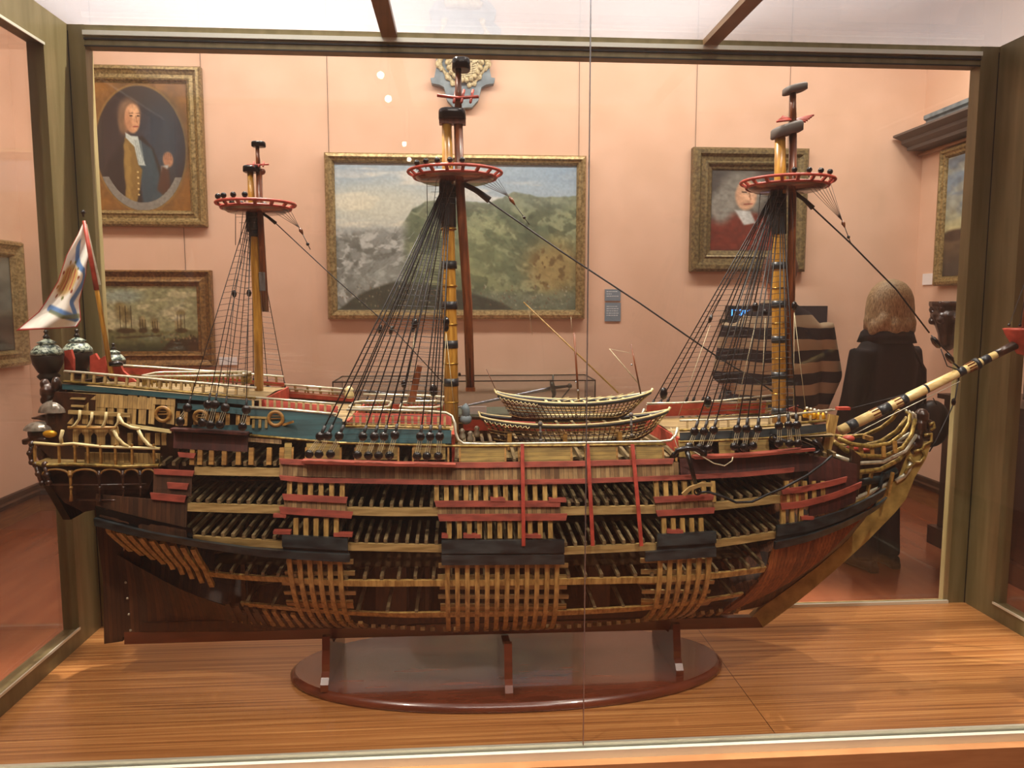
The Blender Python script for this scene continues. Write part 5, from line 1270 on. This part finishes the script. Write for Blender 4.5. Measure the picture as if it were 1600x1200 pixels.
def lantern(px, py, dy, k=1.0):
    """py: foot of the lantern"""
    c = PC(px, py, dy); u = pr(1)*k
    L0 = build(MB().lathe([(7*u, 0), (10*u, 4*u), (16*u, 12*u), (12*u, 16*u), (14*u, 18*u), (20*u, 30*u), (22*u, 42*u), (21*u, 45*u)], c, 24), 'stern_lantern', 'lantern', ship)
    build(MB().lathe([(22.5*u, 44*u), (21*u, 50*u), (15*u, 57*u), (10*u, 60*u), (14*u, 62*u), (8*u, 65*u), (3*u, 68*u)], c, 24), 'lantern_cap', 'lanterntop', L0)
    build(MB().lathe([(2*u, 66*u), (5*u, 70*u), (3*u, 73*u), (2*u, 75*u), (3.6*u, 78*u), (2*u, 81*u)], c, 12), 'lantern_finial', 'lantern', L0)
lantern(77, 600, .02); lantern(124, 592, -.16, 1.0); lantern(180, 598, -.17, .8)
for L_ in ([(102, 580), (102, 548), (112, 546), (116, 560), (116, 583)], [(142, 585), (142, 556), (150, 552), (156, 562), (165, 556), (168, 572), (166, 588)], [(172, 590), (176, 570), (188, 568), (194, 580), (206, 590), (214, 596), (200, 598)]):
    build(MB().prism([PC(*q, -.03) for q in L_], (0, -.006, 0), (0, .006, 0)), 'taffrail_cheek', 'redbright', ship)
build(MB().lathe([(.008, -.012), (.018, -.01), (.019, 0), (.01, .004)], PC(181, 566), 14), 'flagstaff_step', 'blackgloss', ship)
fs_ = build(MB().tube([PC(175, 590), PC(151, 453), PC(132, 350)], [.007, .006, .0035], 10), 'flagstaff', 'mast', ship)
build(MB().tube([PC(151, 453, .001), PC(140, 393, .001), PC(131, 345, .001)], [.0068, .0055, .0042], 10), 'staff_sleeve', 'redbright', fs_)
build(MB().lathe([(.002, -.012), (.003, -.004), (.006, -.002), (.0065, .002), (.002, .007)], PC(130, 332), 12), 'staff_truck', 'blackgloss', fs_)
# ensign, hanging in folds; colours painted on the silk
nx, ny = 60, 90
P = Paint(0, 1, 0, 1, nx, ny, 'f4f0e6')
def bandc(pts, wd, col, a=1):
    for (x1, y1), (x2, y2) in zip(pts, pts[1:]): P.line(x1, y1, x2, y2, wd, col, a)
bandc([(.25, .22), (.55, .33), (.9, .42), (.95, .55), (.75, .68), (.85, .78), (.9, .84), (.5, .8), (.2, .76)], .055, '5c84bc', .95)
P.ell(.42, .50, .30, .13, 'b08a4a', .2, .8)
for k in range(-4, 5): P.line(.42+k*.055, .42, .42+k*.055, .58, .014, 'b3342a' if k % 2 else 'c9a24a')
for k in range(26): a_ = k*.7; P.ell(.42+.33*math.cos(a_), .5+.15*math.sin(a_), .03, .013, random.choice(['6d7a3c', 'c08a3a', '8a3a2a']), .4, .9)
bandc([(.25, .8), (.6, .84), (.95, .8)], .03, '75784a', .7)
e_ = np.minimum(np.minimum(P.X, 1-P.X)*.8, np.minimum(P.Y, 1-P.Y)); P.mix(1-ss(.012, .02, e_), 'a8322a'); P.grain(.08, .1, .1)
Lf = [(131, 345), (122, 366), (104, 398), (90, 440), (72, 470), (60, 487), (25, 517)]
Rt = [(133, 347), (142, 385), (135, 415), (134, 430), (124, 470), (127, 500), (120, 511)]
def pl(L_, t):
    f_ = t*(len(L_)-1); i = min(int(f_), len(L_)-2); f_ -= i; return L_[i][0]+(L_[i+1][0]-L_[i][0])*f_, L_[i][1]+(L_[i+1][1]-L_[i][1])*f_
rows = []
for j in range(ny):
    t = j/(ny-1); a_, b_ = pl(Lf, t), pl(Rt, t); r_ = []
    for i in range(nx):
        s_ = i/(nx-1); d_ = .012*math.sin(s_*7+t*5)*min(1, t*3)-.01*s_+.03*(1-s_)*t
        r_.append(PC(a_[0]+(b_[0]-a_[0])*s_, a_[1]+(b_[1]-a_[1])*s_, d_))
    rows.append(r_)
en = build(MB().grid(rows, True), 'ensign', 'cloth', fs_); setcol(en.data, P.C); en['label'] = 'white ensign with blue scroll, red edges'
sm_ = en.modifiers.new('thick', 'SOLIDIFY'); sm_.thickness = .001
rows = [[PC(133+(148-133)*t+s_*(3+7*t), 350+95*t, -.004-.008*s_) for s_ in (0, .5, 1)] for t in np.linspace(0, 1, 12)]
build(MB().grid(rows, True), 'ensign_hoist', 'silver', fs_)

# ---- head of the ship
def headrail(pts, r, mat, y0, y1, n='head_rail'):
    for s_ in (1, -1):
        Q = []; m = len(pts)
        for i, q in enumerate(pts):
            d_ = y0+(y1-y0)*i/(m-1); a_ = PC(*q, y0+(y1-y0)*i/(m-1)); a_ = Vector((a_.x, YC-s_*d_, a_.z)); Q.append(a_)
        build(MB().tube(Q, r*1.3, 8, flat=.7), n, mat, ship)
headrail([(1303, 690), (1320, 703), (1345, 712), (1380, 714), (1410, 700), (1424, 680), (1430, 655)], .0055, 'gilt', .13, .02)
headrail([(1310, 685), (1330, 694), (1360, 698), (1390, 693), (1410, 678), (1420, 662), (1422, 647), (1416, 644)], .005, 'gilt', .11, .018)
headrail([(1310, 725), (1340, 738), (1375, 734), (1405, 718), (1425, 695)], .006, 'gilt', .13, .016)
headrail([(1305, 712), (1340, 724), (1380, 722), (1415, 705), (1432, 680)], .0045, 'silver', .13, .016)
headrail([(1312, 792), (1345, 775), (1375, 762), (1392, 752)], .005, 'silver', .08, .014, 'cheek_rail'); headrail([(1312, 797), (1345, 781), (1378, 766), (1393, 756)], .004, 'gilt', .082, .014, 'cheek_rail')
headrail([(1400, 752), (1412, 744), (1420, 734), (1424, 722)], .006, 'silver', .016, .014, 'cheek_rail')
headrail([(1300, 775), (1340, 755), (1375, 748), (1400, 735)], .009, 'black', .09, .014, 'cheek_rail')
for px, a_, b_ in ((1345, 699, 712), (1362, 699, 714), (1380, 697, 714), (1398, 689, 708), (1330, 695, 708)): build(MB().bar(PC(px, a_, .08), PC(px+1, b_, .085), .012, .005), 'head_timber', 'oak', ship)
for px in (1345, 1362, 1380, 1395): build(MB().bar(PC(px, 738, .05), PC(px-8, 775, .05), .012, .006), 'head_timber', 'oak' if px != 1380 else 'black', ship)
build(MB().prism([PC(*q) for q in [(1300, 700), (1420, 690), (1400, 745), (1365, 775), (1320, 790), (1295, 760)]], (0, -.012, 0), (0, .012, 0)), 'head_knee', 'carve', ship)
build(MB().prism([aty(x, y, YC) for x, y in [(1298, 690), (1310, 700), (1306, 760), (1290, 760)]], (0, -.13, 0), (0, .13, 0)), 'beakhead_bulkhead', 'ribdark', ship)
build(MB().bar(PC(1302, 648, .15), PC(1279, 755, .16), pr(14), .014, (0, 1, 0)), 'bow_timber', 'rib', ship)
build(MB().box(PC(1317, 638, .14), (.035, .02, .008)), 'cathead', 'redbright', ship)
for px, py in ((1326, 685), (1352, 702), (1332, 700)): build(MB().ball(PC(px, py, .05), .014, 10, (1.4, 1, .7)), 'carved_scroll', 'redbright', ship)
build(MB().box(PC(1356, 684, .0), (.012, .04, .012)), 'head_bitt', 'oak', ship)
fh = lumps('figurehead', 'carve', [(1440, 650, 13, .9, 1), (1436, 665, 14, .8, 1.2), (1446, 678, 10, 1, 1), (1433, 690, 12, .8, 1.4), (1450, 662, 8, 1, 1), (1424, 700, 10, .8, 1.3)], ship, .0)
for L_ in ([(1452, 664), (1458, 660), (1460, 668), (1454, 672)], [(1444, 680), (1455, 678), (1455, 690), (1444, 695), (1440, 704)], [(1428, 706), (1440, 702), (1445, 712), (1438, 722), (1428, 722)], [(1420, 715), (1428, 724), (1418, 732), (1414, 740)]):
    build(MB().tube([PC(*q, .018) for q in L_], .005, 8), 'gilt_scroll', 'gilt', fh)
for k in range(3): build(MB().tube([PC(1415+k*5, 640+k*2, .015), PC(1420+k*5, 648, .015), PC(1421+k*5, 662, .015)], .004, 8), 'gilt_scroll', 'silver', fh)

# ---- stand
st = thing('model_stand', 'glossy oval mahogany stand with three cradle supports under the ship', 'stand', (.145, 2.21, CZ0))
mb = MB(); n = 72
def el(k_, z): return [Vector((.145+(.655*k_)*math.copysign(abs(math.cos(a_))**.92, math.cos(a_)), 2.205+(.262-.655*(1-k_))*math.copysign(abs(math.sin(a_))**1.0, math.sin(a_)), z)) for a_ in np.linspace(0, 2*math.pi, n+1)]
rows = [el(.995, CZ0+.0005), el(1, CZ0+.004), el(1, CZ0+.014), el(.99, CZ0+.019), el(.985, CZ0+.023), el(.978, CZ0+.025)]
mb.grid(rows, True); mb.add(rows[-1][:-1], [tuple(range(n))]); mb.add(rows[0][:-1], [tuple(range(n))[::-1]])
build(mb, 'oval_base', 'mahog', st)
for x_, wl in ((-.385, .155), (.128, .235), (.632, .14)):
    zk = .585; zb_ = CZ0+.024; prof = []
    H_ = halfb(x_, .66)
    side = [(wl, zb_), (wl, zb_+.02), (wl-.015, zb_+.035), (wl-.03, zb_+.045), (wl-.03, zb_+.065), (wl-.04, zk+.01), (wl-.045, zk+.05), (wl-.06, zk+.05)]
    inn = [(wl-.075, zk+.03), (.05, zk+.005), (.014, zk-.002), (.0, zk-.004)]
    half_ = side+inn; poly = [Vector((x_, 2.205-y, z)) for y, z in half_]+[Vector((x_, 2.205+y, z)) for y, z in half_[::-1][1:]]
    build(MB().prism(poly, (-.011, 0, 0), (.011, 0, 0)), 'cradle', 'mahog', st)

# ---- two ship's boats stacked on the waist
def boat(name, label, bow, stern_, sheerdip, keely, hb, ycen, coaming):
    """bow/stern_: picture points of gunwale ends; bow to the right"""
    A, B = aty(*stern_, ycen), aty(*bow, ycen); L_ = B.x-A.x; kz = aty((bow[0]+stern_[0])/2, keely, ycen).z
    dip = aty((bow[0]+stern_[0])/2, sheerdip, ycen-hb).z
    def sheer(t):
        base = A.z+(B.z-A.z)*t; m = 4*t*(1-t); return base+(dip-(A.z+B.z)/2)*m**.8
    def bw(t, w_):     # w_ 0 keel .. 1 gunwale
        f_ = (1-(max(0, t-.35)/.65)**2.6)**.9 if t > .35 else .62+.38*math.sin(t/.35*math.pi/2)
        return hb*f_*(w_**(.45+.25*abs(t-.5)))+.002
    def pt(t, w_, s_):
        kzt = kz+ (max(0, t-.80)/.20)**2*.035+max(0, .08-t)*.1
        xx = A.x+L_*t*(1) ; xx += (1-w_)*(.045*(1-t)*(t < .5)-.05*max(0, (t-.6)/.4)) if True else 0
        return Vector((xx, ycen-s_*bw(t, w_), kzt+(sheer(t)-kzt)*w_))
    t_ = thing(name, label, 'model boat', (A.x+L_/2, ycen, kz))
    for s_ in (1, -1):
        for w_, r_, m_, n_ in ((1, .0032, 'cream', 'gunwale'), (.92, .0055, 'band', 'rubbing_strake'), (.84, .0022, 'gilt', 'stringer'), (.68, .0015, 'oak', 'stringer'), (.54, .0015, 'rib', 'stringer'), (.40, .0015, 'rib', 'stringer'), (.26, .0015, 'ribdark', 'stringer'), (.12, .002, 'rib', 'stringer')):
            build(MB().tube([pt(i/24, w_, s_) for i in range(25)], r_, 6), n_, m_, t_)
        for i in range(1, 34):
            t = i/34; build(MB().sweep([pt(t, w_, s_) for w_ in (0, .08, .2, .4, .6, .8, 1)], .0022, .0018), 'boat_rib', 'ribdark', t_)
    build(MB().sweep([pt(i/20, 0, 0) for i in range(21)], .006, .007, (0, 1, 0)), 'boat_keel', 'ribdark', t_)
    build(MB().tube([pt(1, 0, 0), pt(1, .5, 0), pt(1, 1, 0), pt(1, 1, 0)+Vector((.004, 0, .008))], .004, 6), 'boat_stem', 'cream', t_)
    mb = MB(); mb.grid([[pt(0, w_, s_*1.0) for w_ in (0, .2, .5, .8, 1)] for s_ in (1, -1)]); build(mb, 'boat_transom', 'mastbrown', t_)
    build(MB().tube([pt(0, 1, 1), pt(0, 1, 0)+Vector((-.004, 0, .008)), pt(0, 1, -1)], .003, 6), 'transom_rail', 'cream', t_)
    for k in range(8):
        t = .32+k*.085; q0, q1 = pt(t, .93, 1), pt(t, .93, -1); build(MB().bar(q0, q1, .007, .002), 'thwart', 'cream', t_)
    rows = [[pt(i/10*.28+.01, .86, s_*.95) for s_ in (1, 0, -1)] for i in range(11)]; build(MB().grid(rows), 'stern_sheets', 'redbright', t_)
    rows = [[pt(.15+i/10*.72, .22, s_) for s_ in (1, 0, -1)] for i in range(11)]; build(MB().grid(rows), 'bottom_boards', 'cream', t_)
    mb = MB()
    for k in range(9):
        t = .02+k*.026; q = pt(t, 1, 1); mb.tube([q-Vector((0, .003, .006+.0*k)), q-Vector((-.006, .003, .014)), q-Vector((-.012, .003, .008))], .0014, 5)
    build(mb, 'carved_scrolls', 'cream', t_)
    return t_, pt
bt1, pt1 = boat('ships_boat', 'larger open ribbed wooden boat with red stern sheets, lying lower on the deck', (1045, 640), (750, 648), 664, 692, .060, YC-.02, 0)
bt2, pt2 = boat('ships_boat', 'smaller open ribbed boat with two thin masts, stacked on top of the larger boat', (1018, 611), (775, 613), 630, 655, .045, YC-.02, 0)
def stick(nm, a_, b_, r0, r1, m_, par): build(MB().tube([PC(*a_, .02), PC(*b_, .02)], [r0, r1], 6), nm, m_, par)
stick('boat_mast', (905, 640), (897, 520), .0036, .003, 'mastbrown', bt2); stick('boat_yard', (818, 472), (966, 614), .002, .0028, 'rib', bt2); stick('boat_mast', (1001, 615), (986, 538), .0026, .002, 'mastbrown', bt2)
stick('boat_yard', (952, 545), (999, 601), .0012, .0016, 'hemp', bt2); stick('boat_yard', (986, 552), (952, 545), .0006, .0006, 'hemp', bt2); stick('boat_staff', (776, 612), (760, 577), .0012, .0012, 'mastbrown', bt2)
stick('boat_rope', (894, 520), (892, 495), .0005, .0005, 'hemp', bt2)
stick('boat_rope', (825, 476), (832, 524), .0005, .0005, 'hemp', bt2)
for px, py in ((900, 597), (903, 610), (987, 570)): build(MB().ball(PC(px, py, .022), .003, 8), 'boat_block', 'steel', bt2)
for k in range(7): build(MB().tube([pt2(.35+k*.07, 1, .6)+Vector((0, 0, .004)), pt2(.47+k*.07, 1, -.3)+Vector((0, 0, .010))], .0012, 5), 'oar', 'cream', bt2)
for px, y0, y1 in ((844, 662, 688), (986, 648, 680)):
    mb = MB(); q0, q1 = aty(px, y0, YC-.09), aty(px+1, y1, YC-.09); mb.tube([q0, q1], .003, 6); mb.ball(q0, .007, 8); mb.ball(q1, .006, 8); mb.ball((q0+q1)/2, .005, 8); build(mb, 'boat_gripe', 'stonedark', bt1)
for x_ in (.14, .30, .46): build(MB().box2((x_-.006, YC-.07, 1.158), (x_+.006, YC+.07, 1.205)), 'boat_chock', 'oak', ship)

# ---- anchors
def anchor(name, label, ring, crown, arms, stockpts, dy):
    Q = lambda q, d=0.: aty(q[0], q[1], dy-d)
    t = thing(name, label, 'anchor', Q(crown))
    build(MB().tube([Q(ring), Q(crown)], [.005, .007], 8), 'shank', 'blackgloss', t)
    build(MB().tube([Q(q, .004) for q in arms], [.003]+[.007]*(len(arms)-2)+[.003], 8), 'arms', 'blackgloss', t)
    for q, e in ((arms[0], arms[1]), (arms[-1], arms[-2])):
        v = (Q(e)-Q(q)).normalized(); c = Q(q)+v*.010; build(MB().ball(c, .011, 8, (1, .35, .8)), 'fluke', 'blackgloss', t)
    if stockpts: build(MB().sweep([Q(q, .006) for q in stockpts], .008, .010, (0, 1, 0)), 'stock', 'oakx', t)
    r_ = [Q(ring)+Vector((.009*math.cos(a_), 0, .009*math.sin(a_))) for a_ in np.linspace(0, 2*math.pi, 14, endpoint=False)]
    build(MB().tube(r_, .002, 6, True), 'ring', 'blackgloss', t); return t
anchor('anchor', 'black anchor with curved wooden stock hanging under the fore channel', (1090, 768), (1073, 703), [(1052, 716), (1058, 704), (1073, 700), (1090, 702), (1104, 712)], [(1067, 773), (1078, 763), (1095, 757), (1112, 757)], 1.93)
anchor('anchor', 'black anchor lashed level above the fore channel near the bow', (1208, 684), (1278, 703), [(1270, 688), (1280, 694), (1284, 702), (1276, 708), (1262, 708)], None, 1.975)
rope('anchor_cable', [aty(*q, 1.93) for q in ((1092, 770), (1105, 768), (1130, 776), (1150, 785), (1175, 784), (1200, 772), (1225, 762), (1262, 742), (1285, 725), (1300, 712))], .0036)
rope('anchor_lashing', [aty(*q, 1.95) for q in ((1075, 700), (1095, 712), (1115, 724), (1132, 728), (1144, 720), (1145, 714))], .0018, 'hemp')
rope('anchor_lashing', [aty(*q, 1.97) for q in ((1048, 668), (1058, 698), (1066, 704))], .0012, 'hemp')
rope('anchor_cable', [PC(*q, .14) for q in ((1296, 718), (1315, 728), (1328, 745), (1334, 765), (1333, 782))], .005)

# ============================================================ visitors behind the case
def body_remesh(o, vs=.012, sm=6):
    m = o.modifiers.new('join', 'REMESH'); m.mode = 'VOXEL'; m.voxel_size = vs; m.use_smooth_shade = True
    s = o.modifiers.new('soften', 'SMOOTH'); s.factor = .5; s.iterations = sm; return o
def ellrow(c, rx, ry, rot=0, n=24):
    return [Vector((c[0]+rx*math.cos(a)*math.cos(rot)-ry*math.sin(a)*math.sin(rot), c[1]+rx*math.cos(a)*math.sin(rot)+ry*math.sin(a)*math.cos(rot), c[2])) for a in np.linspace(0, 2*math.pi, n+1)]
def loft(mb, secs, rot=0, n=24):
    rows = [ellrow(c, rx, ry, rot, n) for c, rx, ry in secs]; mb.grid(rows, True)
    mb.add(rows[0][:-1], [tuple(range(n))[::-1]]); mb.add(rows[-1][:-1], [tuple(range(n))]); return mb
def hand(mb, w, fwd, side, k=1.0):
    """palm at wrist w pointing along fwd; side is the thumb direction"""
    w = Vector(w); f = Vector(fwd).normalized(); s = Vector(side); s = (s-f*s.dot(f)).normalized(); n = f.cross(s)
    mb.tube([w-f*.02, w+f*.03, w+f*.085], [.024*k, .034*k, .036*k], 10, flat=.55)
    for i, L_ in enumerate((.07, .078, .072, .056)):
        b = w+f*.075+s*(.026-.018*i); c = b+f*L_*.5+n*.006; d = b+f*L_*.95+n*.024; mb.tube([b, c, d], [.0095*k, .009*k, .0075*k], 6)
    b = w+f*.02+s*.028; mb.tube([b, b+f*.03+s*.018, b+f*.06+s*.02+n*.012], [.012*k, .010*k, .008*k], 6)
def person(name, label, x, y, H, face, coat_fn, hair_mat, hairfn, wide=1.0, arms=()):
    """face: yaw of facing direction (0 = away from the case, +y)"""
    t = thing(name, label, 'person', (x, y, 0)); f = Vector((math.sin(face), math.cos(face), 0)); r = Vector((math.cos(face), -math.sin(face), 0)); k = H/1.75
    def W(a, b, z): return Vector((x, y, 0))+r*a*k+f*b*k+Vector((0, 0, z*k))
    rot = -face
    mb = MB()
    loft(mb, [(W(0, 0, z), rx*k*wide, ry*k*wide) for z, rx, ry in ((.84, .155, .11), (.95, .165, .115), (1.08, .135, .10), (1.25, .16, .11), (1.38, .185, .11), (1.44, .14, .09), (1.48, .07, .07))], rot)
    mb.tube([W(0, -.01, 1.42), W(0, .0, 1.50), W(0, .012, 1.58)], [.062*k, .056*k, .056*k], 12)
    hc = W(0, .02, 1.635); mb.ball(hc, .098*k, 20, (.80, .95, 1.18)); mb.ball(W(0, .055, 1.585), .058*k, 12, (.9, .9, .9))
    mb.ball(W(0, .118, 1.625), .017*k, 8, (.8, 1.3, 1.3)); mb.ball(W(0, .108, 1.585), .016*k, 8, (1.6, .6, .6)); mb.ball(W(0, .10, 1.555), .02*k, 8)
    for s in (-1, 1):
        mb.ball(W(s*.080, .01, 1.625), .022*k, 8, (.5, .8, 1.4)); mb.ball(W(s*.03, .095, 1.645), .016*k, 8)
        mb.tube([W(s*.085, 0, .88), W(s*.09, .015, .48), W(s*.095, -.01, .09)], [.088*k, .056*k, .040*k], 12)
        mb.tube([W(s*.095, -.05, .05), W(s*.098, .06, .04), W(s*.10, .15, .03)], [.035*k, .04*k, .03*k], 8)
    for A in arms:
        P_ = [W(*q) for q in A]; mb.tube(P_, [.055*k*wide, .043*k*wide, .028*k], 12); hand(mb, P_[-1], P_[-1]-P_[-2], f)
    b = build(mb, 'body', 'skin', t); body_remesh(b, .0115)
    for s in (-1, 1):
        e = build(MB().ball(W(s*.03, .104, 1.645), .009*k, 8), 'eye', 'blackgloss', t)
    tr = MB()
    for s in (-1, 1): tr.tube([W(s*.08, 0, .92), W(s*.09, .018, .50), W(s*.096, -.008, .07)], [.11*k, .075*k, .072*k], 14)
    tr.ball(W(0, 0, .92), .15*k*wide, 16, (1.12, .8, .7)); body_remesh(build(tr, 'trousers', 'trouser', t), .015)
    for s in (-1, 1):
        sh = MB(); sh.tube([W(s*.096, -.075, .045), W(s*.098, .0, .052), W(s*.10, .09, .042), W(s*.105, .17, .03)], [.038*k, .050*k, .045*k, .03*k], 12); sh.box(W(s*.096, -.06, .018), (.06, .06, .035)); body_remesh(build(sh, 'shoe', 'leather', t), .01)
    coat_fn(t, W, k, rot, arms, r, f); h = build(hairfn(W, k), 'hair', hair_mat, t); body_remesh(h, .012, 3)
    return t
def jumper(t, W, k, rot, arms, r, f):
    mb = MB(); loft(mb, [(W(0, 0, z), rx*k, ry*k) for z, rx, ry in ((.80, .215, .165), (.95, .235, .18), (1.10, .235, .175), (1.25, .245, .175), (1.36, .235, .15), (1.43, .175, .12), (1.475, .10, .09), (1.50, .075, .075))], rot)
    for A in arms:
        P_ = [W(*q) for q in A]; mb.tube([P_[0], P_[1], P_[1]+(P_[2]-P_[1])*.95], [.085*k, .072*k, .052*k], 14)
    body_remesh(build(mb, 'striped_jumper', 'stripes', t), .014)
def blackcoat(t, W, k, rot, arms, r, f):
    mb = MB(); loft(mb, [(W(0, 0, z), rx*k, ry*k) for z, rx, ry in ((.62, .24, .17), (.75, .235, .17), (.95, .22, .16), (1.12, .205, .145), (1.28, .225, .14), (1.36, .215, .12), (1.41, .17, .11), (1.46, .09, .09))], rot)
    for A in arms:
        P_ = [W(*q) for q in A]; mb.tube([P_[0], P_[1], P_[1]+(P_[2]-P_[1])*.93], [.078*k, .066*k, .055*k], 14)
    body_remesh(build(mb, 'coat', 'coat', t), .014)
    c = MB(); c.lathe([(.085*k, 0), (.135*k, .01), (.16*k, -.035), (.165*k, -.04), (.145*k, .02), (.095*k, .065), (.08*k, .06)], W(0, 0, 1.445), 24); build(c, 'collar', 'coat', t)
def bob(W, k):
    mb = MB(); loft(mb, [(W(0, -.012, z), rx*k*1.12, ry*k) for z, rx, ry in ((1.45, .085, .07), (1.475, .115, .10), (1.53, .128, .118), (1.60, .126, .122), (1.67, .118, .120), (1.72, .100, .105), (1.76, .070, .075), (1.785, .02, .02))])
    for a in np.linspace(-2.6, 2.6, 11): mb.ball(W(.122*math.sin(a), -.015-.10*math.cos(a), 1.51+.02*math.sin(a*5)), .042*k, 10, (1, 1, 1.4))
    return mb
def crop(W, k):
    mb = MB(); mb.ball(W(0, -.012, 1.668), .108*k, 18, (.86, .98, 1.02)); mb.ball(W(0, -.05, 1.60), .07*k, 12, (1, .8, 1.1)); return mb
pw = person('person', 'person with ashen blonde bob in a long black coat, seen from behind near the bow', 2.49, 4.27, 1.69, -.35, blackcoat, 'hairblond', bob, 1.0,
       (((-.19, 0, 1.36), (-.26, .0, 1.08), (-.22, .10, .88)), ((.19, 0, 1.36), (.27, .0, 1.08), (.25, .06, .84))))
man = person('person', 'person in navy and grey striped jumper behind the foremast, back turned', 1.865, 4.35, 1.87, .1, jumper, 'hairbrown', crop, 1.12,
       (((-.22, 0, 1.36), (-.27, .04, 1.08), (-.15, .22, 1.0)), ((.22, 0, 1.36), (.30, .02, 1.08), (.27, .10, .86))))
bag = thing('shoulder_bag', 'round black bag at the side of the person in the black coat', 'bag', (2.73, 4.2, .80))
mb = MB(); mb.ball((2.76, 4.22, .88), .13, 18, (.85, .6, 1.1)); body_remesh(build(mb, 'bag_body', 'leather', bag), .012)
build(MB().tube([(2.70, 4.2, 1.0), (2.69, 4.2, 1.2), (2.60, 4.27, 1.40), (2.50, 4.30, 1.42)], .009, 8), 'strap', 'leather', bag)

# track spots behind the viewer, mirrored as bright specks in the front glass
for i, (px, py) in enumerate(((595, 118), (607, 155))):
    q = aty(px, py, 4.09+.1*i); y_ = 2*1.79-q.y; t = thing('track_spotlight', ('upper' if i == 0 else 'lower')+' small lit track spotlight behind the viewer, reflected in front glass', 'spotlight', (q.x, y_, q.z))
    build(MB().lathe([(.03, -.08), (.04, -.06), (.04, 0), (.036, 0)], (q.x, y_, q.z), 16, (0, 1, 0)), 'can', 'screen', t)
    m_ = plain('lamp lens', 'fff0d8', .4, 0, 30); build(MB().lathe([(.018, .001), (.018, .003)], (q.x, y_, q.z), 16, (0, 1, 0)), 'lens', m_, t)
    build(MB().tube([(q.x, y_-.05, q.z), (q.x, y_-.05, ZC)], .008, 6), 'stem_rod', 'screen', t)
